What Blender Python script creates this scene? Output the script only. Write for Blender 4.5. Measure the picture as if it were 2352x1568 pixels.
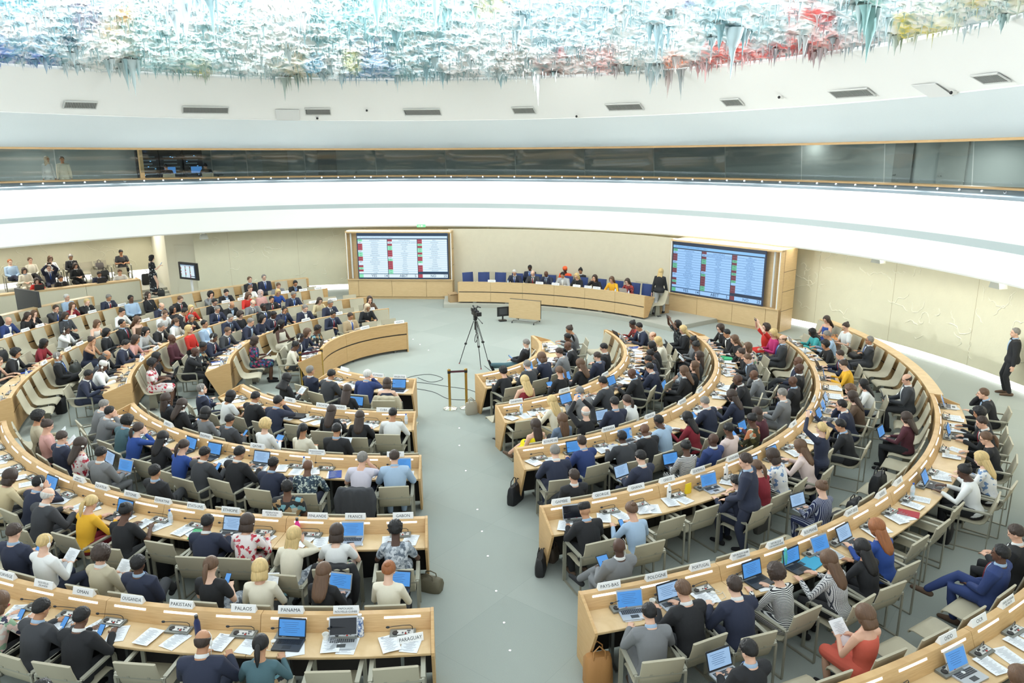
import bpy, bmesh, math, random
from math import sin, cos, pi, radians, sqrt, atan2, hypot
from mathutils import Vector, Matrix, noise
for o in list(bpy.data.objects): bpy.data.objects.remove(o)
scn = bpy.context.scene
COL = scn.collection
RND = random.Random(7)
# a side scene in which meshes are evaluated before they are used
WORK = bpy.data.scenes.new('workshop'); WVL = WORK.view_layers[0]
def evaluated_mesh(o):
    WORK.collection.objects.link(o)
    with bpy.context.temp_override(scene=WORK, view_layer=WVL): dg = bpy.context.evaluated_depsgraph_get()
    dg.update(); me = bpy.data.meshes.new_from_object(o.evaluated_get(dg)); bpy.data.objects.remove(o); return me

# ---------------------------------------------------------------- camera
cam_d = bpy.data.cameras.new('camera'); cam = bpy.data.objects.new('camera', cam_d); COL.objects.link(cam)
cam_d.sensor_width = 36.0; cam_d.sensor_fit = 'HORIZONTAL'; cam_d.lens = 1745.47/2352*36
cam_d.clip_start = 0.1; cam_d.clip_end = 200
PIT = radians(14.7816); ROLL = radians(-0.33725)
m3 = Matrix(((1,0,0),(0,sin(PIT),-cos(PIT)),(0,cos(PIT),sin(PIT))))
cam.matrix_world = Matrix.Translation((0,0,6.3)) @ (m3 @ Matrix.Rotation(ROLL,3,'Z')).to_4x4()
scn.camera = cam
# ---------------------------------------------------------------- world, lights, exposure
w = bpy.data.worlds.new('world'); scn.world = w; w.use_nodes = True
bg = w.node_tree.nodes['Background']; bg.inputs[0].default_value = (0.88,0.97,1.0,1); bg.inputs[1].default_value = 1.0
vs = scn.view_settings
vs.view_transform = 'Standard'; vs.look = 'None'; vs.gamma = 1.0; vs.use_curve_mapping = False; vs.exposure = 0.45
scn.cycles.max_bounces = 5; scn.cycles.diffuse_bounces = 3; scn.cycles.glossy_bounces = 2; scn.cycles.transmission_bounces = 2; scn.cycles.transparent_max_bounces = 6
scn.cycles.caustics_reflective = False; scn.cycles.caustics_refractive = False; scn.cycles.sample_clamp_indirect = 6; scn.cycles.adaptive_threshold = 0.05
DCX, DCY = -2.18576, 19.95186       # centre of the desk circles
RCX, RCY = -4.6, 15.5               # centre of the round room
def area(name, loc, rot, size, power, col=(1,0.97,0.92), sy=None):
    l = bpy.data.lights.new(name, 'AREA'); l.energy = power; l.color = col
    l.shape = 'RECTANGLE' if sy else 'DISK'; l.size = size
    if sy: l.size_y = sy
    o = bpy.data.objects.new(name, l); COL.objects.link(o); o.location = loc; o.rotation_euler = rot
    return o
# recessed ceiling floodlights hanging among the stalactites
for (x,y) in ((-9,24),(-4.5,27),(1,27),(5.5,23),(-11,18),(-5,21),(1,20)):
    area('ceiling_floodlight', (x,y,8.6), (0,0,0), 1.6, 130, (1,0.985,0.95))
# wall washers hidden in the cove behind the lower edge of the gallery
for k in range(30):
    a = radians(-20+k*4.72)
    area('cove_light', (RCX+16.95*cos(a), RCY+16.95*sin(a), 3.0), (0,radians(34),a), .12, 16, (1,0.96,0.86), 1.5)
# strips added at the ledge lip to brighten the white bowl
for k in range(24):
    a = radians(-14+k*9)
    area('bowl_fill', (RCX+19.55*cos(a), RCY+19.55*sin(a), 4.98), (0,radians(52),a), .06, 34, (1,1,1), 2.6)
for a in (124,131,138,146,155):  # lamps added to brighten the dark niche
    a = radians(a)
    area('niche_fill', (RCX+20.6*cos(a), RCY+20.6*sin(a), 3.3), (0,radians(35),a), 2.4, 75, (1,0.97,0.9), 0.4)
# spotlights standing on the ledge below the gallery glass, throwing light across to the ceiling
for k in range(18):
    a = radians(-20+k*13.0)
    l = bpy.data.lights.new('ledge_spot','SPOT'); l.energy = 5600; l.spot_size = radians(50); l.spot_blend = .8; l.shadow_soft_size = .12; l.color = (.93,.98,1)
    o = bpy.data.objects.new('ledge_spot', l); COL.objects.link(o)
    o.location = (RCX+19.3*cos(a), RCY+19.3*sin(a), 5.05)
    d = Vector((RCX-6*cos(a), RCY-6*sin(a), 10.1))-o.location; o.rotation_euler = d.to_track_quat('-Z','Y').to_euler()

# ---------------------------------------------------------------- helpers
def lin(c):
    c /= 255.0
    return c/12.92 if c <= 0.04045 else ((c+0.055)/1.055)**2.4
def rgb(r,g,b): return (lin(r),lin(g),lin(b),1)
class MB:
    def __init__(s): s.v=[]; s.f=[]; s.mi=[]; s.cur=0
    def add(s, vs_, fs):
        n=len(s.v); s.v.extend(vs_)
        for f in fs: s.f.append(tuple(n+i for i in f)); s.mi.append(s.cur)
    def box(s, c, d, rz=0, rx=0, ry=0):
        x,y,z = d[0]/2,d[1]/2,d[2]/2
        M = Matrix.Translation(c) @ Matrix.Rotation(rz,4,'Z') @ Matrix.Rotation(rx,4,'X') @ Matrix.Rotation(ry,4,'Y')
        P=[M@Vector(p) for p in ((-x,-y,-z),(x,-y,-z),(x,y,-z),(-x,y,-z),(-x,-y,z),(x,-y,z),(x,y,z),(-x,y,z))]
        s.add([tuple(p) for p in P],[(0,3,2,1),(4,5,6,7),(0,1,5,4),(1,2,6,5),(2,3,7,6),(3,0,4,7)])
    def rbox(s, c, d, r, rz=0, rx=0, n=3):
        # box with its vertical edges rounded
        pts=[]; hx,hy=d[0]/2-r,d[1]/2-r
        for (sx,sy,a0) in ((1,1,0),(-1,1,90),(-1,-1,180),(1,-1,270)):
            for k in range(n+1):
                a=radians(a0+90*k/n); pts.append((sx*hx+r*cos(a), sy*hy+r*sin(a)))
        s.prism_z(pts, -d[2]/2, d[2]/2, Matrix.Translation(c) @ Matrix.Rotation(rz,4,'Z') @ Matrix.Rotation(rx,4,'X'))
    def prism_z(s, pts, z0, z1, M=None):
        n=len(pts); V=[Vector((x,y,z0)) for x,y in pts]+[Vector((x,y,z1)) for x,y in pts]
        if M: V=[M@p for p in V]
        s.add([tuple(p) for p in V],[tuple(range(n))[::-1],tuple(range(n,2*n))]+[(i,(i+1)%n,n+(i+1)%n,n+i) for i in range(n)])
    def prism_x(s, pts, x0, x1, M=None):      # pts are (y,z)
        n=len(pts); V=[Vector((x0,y,z)) for y,z in pts]+[Vector((x1,y,z)) for y,z in pts]
        if M: V=[M@p for p in V]
        s.add([tuple(p) for p in V],[tuple(range(n)),tuple(range(n,2*n))[::-1]]+[(i,n+i,n+(i+1)%n,(i+1)%n) for i in range(n)])
    def loft(s, rings, cap=True):
        n=len(rings[0]); base=len(s.v)
        for r in rings: s.v.extend([tuple(p) for p in r])
        for k in range(len(rings)-1):
            for i in range(n):
                j=(i+1)%n; s.f.append((base+k*n+i,base+k*n+j,base+(k+1)*n+j,base+(k+1)*n+i)); s.mi.append(s.cur)
        if cap:
            s.f.append(tuple(base+i for i in range(n))[::-1]); s.mi.append(s.cur)
            s.f.append(tuple(base+(len(rings)-1)*n+i for i in range(n))); s.mi.append(s.cur)
    def tube(s, pts, rad, n=8, caps=True, roundcap=False):
        pts=[Vector(p) for p in pts]
        if not isinstance(rad,(list,tuple)): rad=[rad]*len(pts)
        rings=[]; up=None
        P=list(pts); Rr=list(rad)
        if roundcap:
            d0=(P[0]-P[1]).normalized(); d1=(P[-1]-P[-2]).normalized()
            P=[P[0]+d0*Rr[0]*.95,P[0]+d0*Rr[0]*.6]+P+[P[-1]+d1*Rr[-1]*.6,P[-1]+d1*Rr[-1]*.95]
            Rr=[Rr[0]*.3,Rr[0]*.8]+Rr+[Rr[-1]*.8,Rr[-1]*.3]
        for i,p in enumerate(P):
            t=(P[min(i+1,len(P)-1)]-P[max(i-1,0)]).normalized()
            if up is None:
                up=Vector((0,0,1)) if abs(t.z)<.9 else Vector((0,1,0))
            a=t.cross(up).normalized(); b=a.cross(t).normalized(); up=b
            rings.append([p+a*Rr[i]*cos(2*pi*k/n)+b*Rr[i]*sin(2*pi*k/n) for k in range(n)])
        s.loft(rings,caps)
    def ell(s, c, r, M=None, nu=12, nv=8):
        V=[];c=Vector(c)
        for j in range(1,nv):
            th=pi*j/nv
            for i in range(nu):
                ph=2*pi*i/nu; V.append(Vector((r[0]*sin(th)*cos(ph),r[1]*sin(th)*sin(ph),r[2]*cos(th)))+c)
        V.append(Vector((0,0,r[2]))+c); V.append(Vector((0,0,-r[2]))+c)
        if M: V=[M@p for p in V]
        F=[]
        for j in range(nv-2):
            for i in range(nu):
                k=(i+1)%nu; F.append((j*nu+i,(j+1)*nu+i,(j+1)*nu+k,j*nu+k))
        T=(nv-1)*nu
        for i in range(nu):
            k=(i+1)%nu; F.append((T,i,k)); F.append((T+1,(nv-2)*nu+k,(nv-2)*nu+i))
        s.add([tuple(p) for p in V],F)
    def lathe(s, prof, c=(0,0,0), n=16):
        rings=[[ (c[0]+r*cos(2*pi*i/n), c[1]+r*sin(2*pi*i/n), c[2]+z) for i in range(n)] for r,z in prof]
        s.loft(rings)
    def arc(s, prof, R, a0, a1, n, cx=0, cy=0, cap=True):
        # prof: closed (dr,z) polygon swept round the circle of radius R about the point (cx,cy)
        rings=[]
        for k in range(n+1):
            a=a0+(a1-a0)*k/n
            rings.append([(cx+(R+dr)*cos(a), cy+(R+dr)*sin(a), z) for dr,z in prof])
        s.loft(rings,cap)
    def mesh(s, name, mats, smooth=None):
        me=bpy.data.meshes.new(name); me.from_pydata(s.v,[],s.f)
        for m in (mats if isinstance(mats,(list,tuple)) else [mats]): me.materials.append(m)
        if max(s.mi or [0])>0: me.polygons.foreach_set('material_index', s.mi)
        bm=bmesh.new(); bm.from_mesh(me); bmesh.ops.recalc_face_normals(bm, faces=bm.faces); bm.to_mesh(me); bm.free()
        if smooth is not None:
            me.shade_smooth()
            if smooth<170: me.set_sharp_from_angle(angle=radians(smooth))
        return me
def link(name, me, parent=None, M=None):
    o=bpy.data.objects.new(name, me); COL.objects.link(o)
    if parent: o.parent=parent
    if M is not None: o.matrix_basis=M
    return o
def tag(o, label, cat, group=None, kind=None):
    if label: o['label']=label
    if cat: o['category']=cat
    if group: o['group']=group
    if kind: o['kind']=kind
    return o
def thing(name, M, label, cat, group=None):
    o=bpy.data.objects.new(name, None); COL.objects.link(o); o.empty_display_size=.1; o.matrix_basis=M
    return tag(o,label,cat,group)
def struct(name, me): return tag(link(name,me),None,None,kind='structure')
def PL(x,y,z=0,rz=0,s=1): return Matrix.Translation((x,y,z)) @ Matrix.Rotation(rz,4,'Z') @ Matrix.Scale(s,4)
def pol(r, a, z=0, extra=0, s=1):
    A=radians(a); return PL(DCX+r*cos(A), DCY+r*sin(A), z, A+pi/2+extra, s)   # local +y looks to the centre

# ---------------------------------------------------------------- materials
def mat(name, col, rough=.6, metal=0, emis=None, es=0, bump=0, bscale=60, spec=.5, noise_amt=0, nscale=20, stretch=None, coat=0):
    m=bpy.data.materials.new(name); m.use_nodes=True; nt=m.node_tree; b=nt.nodes['Principled BSDF']
    b.inputs['Base Color'].default_value=col; b.inputs['Roughness'].default_value=rough; b.inputs['Metallic'].default_value=metal
    b.inputs['Specular IOR Level'].default_value=spec
    if coat: b.inputs['Coat Weight'].default_value=coat
    if emis: b.inputs['Base Color'].default_value=(col[0]*.08,col[1]*.08,col[2]*.08,1); m.cycles.emission_sampling='NONE'; b.inputs['Emission Color'].default_value=emis; b.inputs['Emission Strength'].default_value=es
    if noise_amt or bump:
        tc=nt.nodes.new('ShaderNodeTexCoord'); n=nt.nodes.new('ShaderNodeTexNoise'); mp=nt.nodes.new('ShaderNodeMapping')
        nt.links.new(tc.outputs['Object'],mp.inputs[0]); nt.links.new(mp.outputs[0],n.inputs['Vector'])
        if stretch: mp.inputs['Scale'].default_value=stretch
        n.inputs['Scale'].default_value=nscale if noise_amt else bscale; n.inputs['Detail'].default_value=4
        if noise_amt:
            mx=nt.nodes.new('ShaderNodeMix'); mx.data_type='RGBA'
            d=[c*(1-noise_amt) for c in col[:3]]+[1]; l=[min(1,c*(1+noise_amt)) for c in col[:3]]+[1]
            mx.inputs['A'].default_value=d; mx.inputs['B'].default_value=l
            nt.links.new(n.outputs['Fac'],mx.inputs['Factor']); nt.links.new(mx.outputs['Result'],b.inputs['Base Color'])
        if bump:
            n2=nt.nodes.new('ShaderNodeTexNoise'); n2.inputs['Scale'].default_value=bscale; nt.links.new(mp.outputs[0],n2.inputs['Vector'])
            bp=nt.nodes.new('ShaderNodeBump'); bp.inputs['Strength'].default_value=bump; bp.inputs['Distance'].default_value=.01
            nt.links.new(n2.outputs['Fac'],bp.inputs['Height']); nt.links.new(bp.outputs[0],b.inputs['Normal'])
    return m
def wood(name, c1, c2, rough=.45, axis=(1.5,1.5,30)):
    m=bpy.data.materials.new(name); m.use_nodes=True; nt=m.node_tree; b=nt.nodes['Principled BSDF']
    tc=nt.nodes.new('ShaderNodeTexCoord'); mp=nt.nodes.new('ShaderNodeMapping'); mp.inputs['Scale'].default_value=axis
    n=nt.nodes.new('ShaderNodeTexNoise'); n.inputs['Scale'].default_value=3; n.inputs['Detail'].default_value=6; n.inputs['Distortion'].default_value=.6
    cr=nt.nodes.new('ShaderNodeValToRGB'); cr.color_ramp.elements[0].position=.3; cr.color_ramp.elements[0].color=c1; cr.color_ramp.elements[1].position=.72; cr.color_ramp.elements[1].color=c2
    nt.links.new(tc.outputs['Object'],mp.inputs[0]); nt.links.new(mp.outputs[0],n.inputs['Vector']); nt.links.new(n.outputs['Fac'],cr.inputs[0]); nt.links.new(cr.outputs[0],b.inputs['Base Color'])
    b.inputs['Roughness'].default_value=rough; return m
OAK   = wood('oak_veneer', rgb(196,156,104), rgb(213,177,124))
OAKP  = wood('pale_oak_veneer', rgb(203,172,126), rgb(219,190,144))
OAKT  = wood('oak_table_top', rgb(206,174,126), rgb(222,193,147), .4, (1.5,1.5,6))
BEIGE = mat('beige_leather', rgb(180,173,150), .55, bump=.15, bscale=120)
BEIGE2= mat('beige_leather_back', rgb(172,166,143), .55, bump=.15, bscale=120)
FRAME = mat('painted_frame', rgb(162,160,144), .4, .25)
STEEL = mat('brushed_steel', rgb(150,152,148), .35, .8)
DARKM = mat('dark_gap', rgb(48,44,40), .6)
WHITEP= mat('white_paint', rgb(236,238,234), .7)
LED   = mat('led_strip', (1,1,1,1), .5, emis=(1,.99,.96,1), es=2.2)
CONS  = mat('console_metal', rgb(128,130,124), .4, .4)
SILV  = mat('console_silver', rgb(206,208,206), .35, .4)
BLACK = mat('black_plastic', rgb(30,31,33), .45)
DGREY = mat('dark_grey_plastic', rgb(62,64,66), .5)
PAPER = mat('paper', rgb(235,239,242), .8, noise_amt=.05, nscale=60, stretch=(1,14,1))
PLATE = mat('name_plate', rgb(240,241,239), .6)
INK   = mat('ink', rgb(50,52,58), .8)
SCRB  = mat('laptop_screen', rgb(90,165,230), .3, emis=rgb(84,156,232), es=.62)
SCRW  = mat('laptop_screen_pale', rgb(170,205,240), .3, emis=rgb(170,208,248), es=.55)
SCRD  = mat('dark_screen', rgb(20,24,32), .2)
LAPB  = mat('laptop_dark', rgb(48,52,58), .4)
LAPS  = mat('laptop_silver', rgb(190,194,198), .35, .4)
BRASS = mat('brass', rgb(196,160,84), .25, .9)
CHROME= mat('polished_base', rgb(226,222,206), .15, .8)
BURG  = mat('burgundy_belt', rgb(84,42,54), .7)
WHITEG= mat('white_plastic', rgb(232,232,226), .45)
BLUEC = mat('blue_fabric', rgb(54,72,122), .8, bump=.2, bscale=200)
CLEAR = mat('clear_bottle', rgb(205,222,232), .15, spec=.8)
_c={}
def smat(name, r,g,b, rough=.7, **k):
    if name not in _c: _c[name]=mat(name, rgb(r,g,b), rough, **k)
    return _c[name]
SEATS=[
 ('RT',1,'D','303,0.63,wK 1 s black black f -;315.2,0.52,sG 1 j charcoal - f -;324.5,0.51,kM 1 j navy - d laptop;335.5,0.73,sD 1 j grey - d laptop;346.5,0.76,bK 3 j black - d -;362,0.71,pK 3 s charcoal black d -;371.3,0.96,nD 2 s grey black d -'),
 ('RT',1,'F','346.6,-0.17,sG 1 j black teal e phone'),
 ('RT',2,'D','294;300.1,0.77,lB 1 s cream sand d -;308,0.63,sG 1 j grey - d laptop;315.8,0.61,sK 2 j charcoal - d -;325.9,0.73,bK 3 j black - d laptop;331.9,0.89,sK 1 j navy - d -;338.3,0.68,sK 2 j navy - d tablet;343.9,0.64,nK 3 s black black d -;349.6,0.65,kK 2 s black black d -;355.8,0.84,kB 1 s cream cream d -;361.4,0.79,zA 1 j tan - d -;369.6,0.64,sK 2 j navy - d laptop;375.2,0.67,nK 3 s redplaid black d laptop'),
 ('RT',2,'F','293.9;301.4,-0.33,lB 1 v darkred black r -;313.8,-0.21,pM 1 s black black r tablet;323.9,-0.38,lM 1 s black black l laptop;335.3,-0.19,sD 1 j navy - r -;343.7,-0.33,sK 1 j black - r -;353.6;363.5;373.4'),
 ('RT',3,'D','290.1,0.88,sG 1 j navy - d -;295.1,0.42,sD 1 j blue - f laptop;300,0.76,sK 3 j charcoal - d paperup;304,0.75,bK 3 j black - d laptop;308,0.58,sK 3 s lightblue lightblue d -;312.2,0.79,lK 3 s darkred black d -;318.8,0.58,sG 1 j navy - d tablet;323.1,1.05,lD 1 j navy - c -;331.2,0.69,bK 3 j black - f -;336.2,0.93,bK 3 j grey - f -;344.5,0.7,sM 1 j charcoal - d -;348.5,0.53,nD 1 s black black f -;352.6,0.81,kM 1 s floralpink black f -;356.6,0.58,lM 1 s black black d -;361.9,0.52,sK 2 j black - d -;365.9,0.44,kD 1 j black - d -'),
 ('RT',3,'F','291.7,-0.21,lD 1 v brightyellow brightyellow c phone;296.3,-0.14,lM 1 t greyblue black c -;301,-0.2,bW 1 s black black u phone;307.3,-0.11,sK 1 j navy - l laptop;311.9,-0.01,pD 1 j white - f -;318.3;324.7;331.2,-0.32,lM 1 j black - l laptop;335.7,-0.11,lM 1 s black black c -;342.8,-0.37,lD 1 s charcoal greypat c -;350.3,-0.48,nK 3 s black black r paper;355.4,-0.33,nK 3 s grey black r paper;364.7,-0.48,lB 1 j black - l laptop;369.2,-0.55,lK 3 t blackpat black u camera'),
 ('RT',4,'D','288.1,0.62,tK 2 j black - d -;291.4,0.98,nM 1 s lightblue sand d phone;295;298.7;302.4,0.84,sK 1 j navy - d laptop;305.8,0.71,pM 1 s darkred black d -;308.9,0.65,kD 1 s whiteblue stripe d laptop;313,0.72,lM 1 s palepink black d laptop;317.1;321.3,0.84,sK 2 j black - d -;327.7,0.6,sK 1 j navy - f laptop;330.9,0.72,lD 1 s brown black d laptop;334,0.63,cM 1 s sand black d laptop;337.1,0.89,lK 1 s white navy c -;341;344.9,0.55,nD 1 s yellow black d laptop;349.6,0.66,sD 1 j navy - d laptop;355.7,0.57,cK 2 s black black d -;359.6,0.99,sG 2 s lightblue black d -;362.7,0.73,hK 3 j turquoise black d laptop;366.3'),
 ('RT',4,'F','289.7,-0.33,sD 1 j black - c -;293.8;297.9,-0.45,sK 1 j navy - l laptop;304,-0.22,nK 3 s stripe stripe l laptop;307.8,-0.41,bK 3 j blue - c -;311.3,-0.34,sK 3 s palepink black r -;316.5,-0.36,nK 3 s floralgreen black r tablet;319.9,-0.29,lD 1 s maroon black f laptop;327,-0.59,sG 1 j grey - l -;333.7,-0.44,bK 3 j black - r -;339.9,-0.25,bK 3 j black - c -;344.2,-0.4,bK 3 j navy - c -;348.4;352.6;356.9,-0.42,zM 1 j charcoal - c -;360.3,-0.42,lB 1 s magenta floraldark r paper;363.9,-0.62,cD 1 t red red u phone'),
 ('RT',5,'D','286.6,0.83,sK 1 j grey - d laptop;289.2,0.67,sM 1 j black - d laptop;291.8,0.81,sD 1 j navy - f -;295.2,0.69,cD 1 s stripe stripe d laptop;298.5,0.85,lM 1 s check black d laptop;301.3,0.83,lK 2 s black black d laptop;303.9,0.67,lA 1 s blue black d laptop;307.2;310.4;313.7;317,0.74,nK 3 s white black d laptop;320,0.84,lB 1 s whiteblue black c -;325.3,0.78,pM 1 s black black d -;329.2,0.69,sD 1 j black - d laptop;331.9,0.66,cK 2 j black - d -;334.8;337.8,0.88,sM 1 j black - f laptop'),
 ('RT',5,'F','287.8,-0.12,bK 3 j grey - q tablet;291.5;295.3;299;302.8;306.6,-0.42,nM 1 s navystripe navystripe l laptop;310;313.3;316.7;320.1;323.5;326.9,-0.43,lD 1 s maroon black l laptop;331;335.1;339.2,-0.27,zD 1 j charcoal - l laptop;342.8;346.5;350.1;353.8;357.4,-0.17,sG 2 j charcoal - x -;360.6;363.9,-0.29,nD 1 t white brown r paper;369.1,-0.62,lD 1 v blue blue r tablet;372.5'),
 ('RT',6,'D','285.4;287.9;290.4;292.9;295.4;298,0.85,lM 1 s black black d laptop;300.5;303.1;305.6;308.2;310.8;313.3;315.9;318.5;321;323.6'),
 ('RT',6,'F','285.9;289.4,-0.49,sK 1 j black - l laptop;292.6;295.9,-0.23,kM 1 v coral coral r paper;298.9;302;305.1;308.1;311.2;314.3;317.3;320.4;323.5'),
 ('LL',1,'D','230.2,0.73,sG 2 j navy - x -;239.7,1.05,sK 2 j charcoal - d -;252.3,0.64,sW 1 j blue - f -;261.6,1.06,kD 1 v navy black d laptop'),
 ('LL',1,'F',''),
 ('LL',2,'D','223.8,0.82,sG 1 j navy - x -;231.1,0.77,kK 2 t white black d -;236.7,0.44,sK 2 j black - d -;243.1,0.45,sK 2 j navy - f -;249.6;256,0.49,lD 1 s black black d -;262.6,0.78,lD 1 s black black d -;268.2,0.25,sK 2 s white black d -'),
 ('LL',2,'F','223.9;232.7,-0.37,hK 1 s black black r paper;243.1;253.4,-0.16,lD 1 s black black l laptop;261.1;268.7'),
 ('LL',3,'D','220.5,0.52,sG 1 j grey - d -;224.5,0.64,sK 1 j grey - f phone;230,0.48,cK 2 j teal - d -;234.2,0.68,pD 1 s blue black f -;239.5,0.66,lK 1 s black black d laptop;244.2,0.78,pD 1 s blue black d laptop;248.2,0.89,sK 2 j charcoal - d phone;252.2,0.73,sK 2 j black - d laptop;257.4,0.87,sK 3 j navy - d -;262,0.92,bK 3 s pattern navy d phone;267.5,0.61,sG 1 t lilac navy f -;271.5,0.49,sD 1 j lightblue - d laptop'),
 ('LL',3,'F','220;225.1,-0.25,lD 1 j black - c -;229.6,-0.2,lD 1 j black - r phone;236.6,-0.7,kK 2 s grey black r -;242.2,-0.69,sK 2 j charcoal - r phone;249.4,-0.31,cB 1 s white lightgrey r tablet;256,-0.39,pK 2 s cream black r -;261.5,-0.52,sK 2 j black - r paper;266.7;272'),
 ('LL',4,'D','217.3;221.1;224.9;228.7;232.5;236.3,0.72,kD 1 s sand black d laptop;239.5,0.48,sK 1 j navy - f -;242.9,0.81,bW 1 j charcoal - d -;247.1,0.67,pB 1 s yellow darkred d laptop;251.4,0.74,nK 3 t black black d -;254.9;258.4,0.64,sK 3 j navy - d laptop;261.5,0.5,kD 1 s floralred floralred d -;265.7,1.15,lB 1 s cream greypat c -;268.8,0.75,kD 1 t white floralpink d laptop;273.2,0.8,wK 3 t greypat greypat d -'),
 ('LL',4,'F','217.2;221.5,-0.24,cK 2 s beige beige r paper;225.6,-0.2,nD 1 s pink black r paper;230.2,-0.31,sD 1 j navy - r -;234.5,-0.25,lD 1 t floralred black l laptop;238.6,-0.37,sK 2 j grey - l laptop;243.1;247.6,-0.17,sK 2 j black - c -;252.5;257.3;262.2,-0.32,sK 3 t floraldark black c -;267.3;272.4'),
 ('LL',5,'D','239.8;243;246.1;249.3;252.5,0.52,kM 1 s floralpink black d phone;255.1,0.55,sK 2 j charcoal - d phone;257.7,0.59,sK 3 j black - d phone;261.5;265.2,0.9,zD 2 j navy - d -;267.8,0.81,pK 2 s teal floraldark d laptop;270.9;274'),
 ('LL',5,'F','239.7;243.2;246.8,-0.34,sD 1 j navy - r phone;249.6,-0.29,sB 1 s white navy r paper;254.3,-0.14,cD 1 j beige - r paper;257.4,-0.22,sK 3 j navy - c -;262.1,-0.07,pM 1 t black greypat r phone;265.3,-0.32,kB 1 s cream floraldark r paper;269.1,-0.07,lM 1 s black black l laptop;273.1,-0.11,nA 1 s cream black l laptop'),
 ('UL',1,'D','116;126;135.9,0.68,sD 2 j tan - r paper;148.6;161.3,0.49,wK 3 t floraldark black d -;170.6,0.5,kM 1 s navy black d laptop;179.9,0.46,sK 3 j navy - d -;189.2,0.44,nK 3 s cream floraldark c -'),
 ('UL',1,'F',''),
 ('UL',2,'D','116.5,0.66,kD 1 s brown black c -;123.4;130.4,0.53,sG 2 j navy - d -;139.2,0.32,sG 1 j navy - d -;144.9,1.25,sK 2 j navy - c -;150.5,0.7,sK 3 j navy - d -;156.1,0.37,kK 1 s navy black d -;161.7,0.55,sG 1 j navy - d -;170.9,0.69,sM 1 j charcoal - d -;179.7,0.69,sK 3 j navy - d -;186.5,0.73,nK 3 s floraldark black d -;192.1,0.81,bK 3 j black - f -'),
 ('UL',2,'F','114.9;122.3,-0.08,hS 2 j black - d -;129.8;137.3,0.12,sK 2 j navy - d -;145.6;153.9;162.2,-0.71,lK 3 v cream cream r tablet;172.6;183,-0.62,kD 3 t floralblue floralblue r paper;192.7'),
 ('UL',3,'D','116.9;122;127.1;132.2,0.43,sG 2 j navy - c -;138,0.22,sK 2 j black - c -;143.1,0.39,bG 1 j grey - d -;147.2,0.93,bG 2 j black - d -;151.2,0.86,sG 1 j navy - d -;156.1;160.9,0.49,sG 2 j black - f -;165.4,0.46,pM 1 j white - d -;169.5,0.7,sG 1 j black - d -;173.6,0.77,kK 1 s lightgrey black d -;180.2,0.34,kD 2 s pink black d -;184.2,0.55,sK 1 j navy - d -;189.7,0.77,zG 2 j black - d -;193.7,0.72,sK 3 j charcoal - d -;198.1,0.57,tW 3 s white white d -;202.1,0.8,sK 3 j navy - d -'),
 ('UL',3,'F','117.1;123.3;129.5,-0.1,lD 1 s sand black d -;135;140.4;145.9,-0.43,sK 3 j black - c -;154.1,-0.65,cD 1 s black black r paper;158.7,0.05,sG 1 j navy - d -;166.3,-0.25,sK 2 j lightblue - c -;172.6,-0.62,lB 1 s red black c -;180.8,-0.64,bK 3 s maroon black c -;187.7;194.6,-0.58,kK 3 t black black l laptop;199.2,-0.43,cK 3 t floralred floralred r -'),
 ('UL',4,'D','121.7;125.3,0.3,sK 2 j black - d -;129,0.38,sM 1 j grey - d -;135,0.49,sM 1 s white black d -;140.1,0.36,sK 1 j black - d -;143.7,0.21,cK 1 s grey grey f -;149,0.86,sM 1 j black - d -;154.2,0.39,zG 1 j navy - d -;157.6;161,1.43,nK 1 s white black d -;164.7;168.4,0.27,kM 1 v white grey d -;173.4,1.31,sK 3 s white black f paper;177.4;181.4,0.54,kK 3 s darkred black d -;184.7;188.1,0.67,cK 2 j black - d -;191.2,0.82,pM 1 v black black d -;195.2;199.1;203'),
 ('UL',4,'F','122.4;127.4;132.3,0.14,kB 1 s blue black d -;135.8,-0.76,hP 1 j pink - c -;139.8,-0.69,kM 1 s red red d -;143.7;147.6,-0.01,sK 1 j black - d laptop;153.4,-0.89,lB 1 s red black f -;156.8,-0.75,lK 2 s black black c -;160.3,0.12,sM 1 t white black d -;166.4,-0.69,lM 1 v brown black r phone;169.8,-0.45,sK 2 j black - c -;175,-0.57,kK 2 j black - r phone;181.1,-0.59,nD 2 v navy navy f paper;185.6;190,-0.6,sG 2 j black - c -;194.4;198.8;203.2'),
 ('UL',5,'D','151;153.8,0.39,sG 2 j navy - d -;157.5,0.54,sB 1 j black - c -;160,0.2,kM 1 t darkred black f -;162.5,0.61,sD 1 j charcoal - c -;165,1.36,lM 1 t black red f -;167.4,0.47,lD 1 s black black d -;169.9,0.72,bA 1 j blue - d -;173;176;179.1;182.1;185.2;188.2;191.2;194.3'),
 ('UL',5,'F','121.4;125;128.6,-1.11,sG 1 j navy - c -;131.3,-0.52,sM 1 j black - c -;135.1;138.9;142.7;146.5;150.3,-1.09,lD 1 s black black c -;153.5,-0.82,sK 3 s lightblue black c -;156.6;159.7;162.8;165.9,-1.05,lD 2 j charcoal - r -;169.5;173;176.5;180.1;183.6;187.2;190.7;194.3'),
 ('UL',6,'F','152.7;155.9,-0.15,sW 1 s lightblue navy c -;158.5;161.2;163.8;166.4,-0.74,lD 1 s black black c -;169.9'),
]
RAD={'UL': [2.95, 5.2, 7.4, 9.75, 12.4, 14.9], 'LL': [2.95, 5.2, 7.48, 9.77, 12.08, 14.37], 'RT': [2.95, 5.2, 7.48, 9.77, 12.08, 14.45]}
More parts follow.
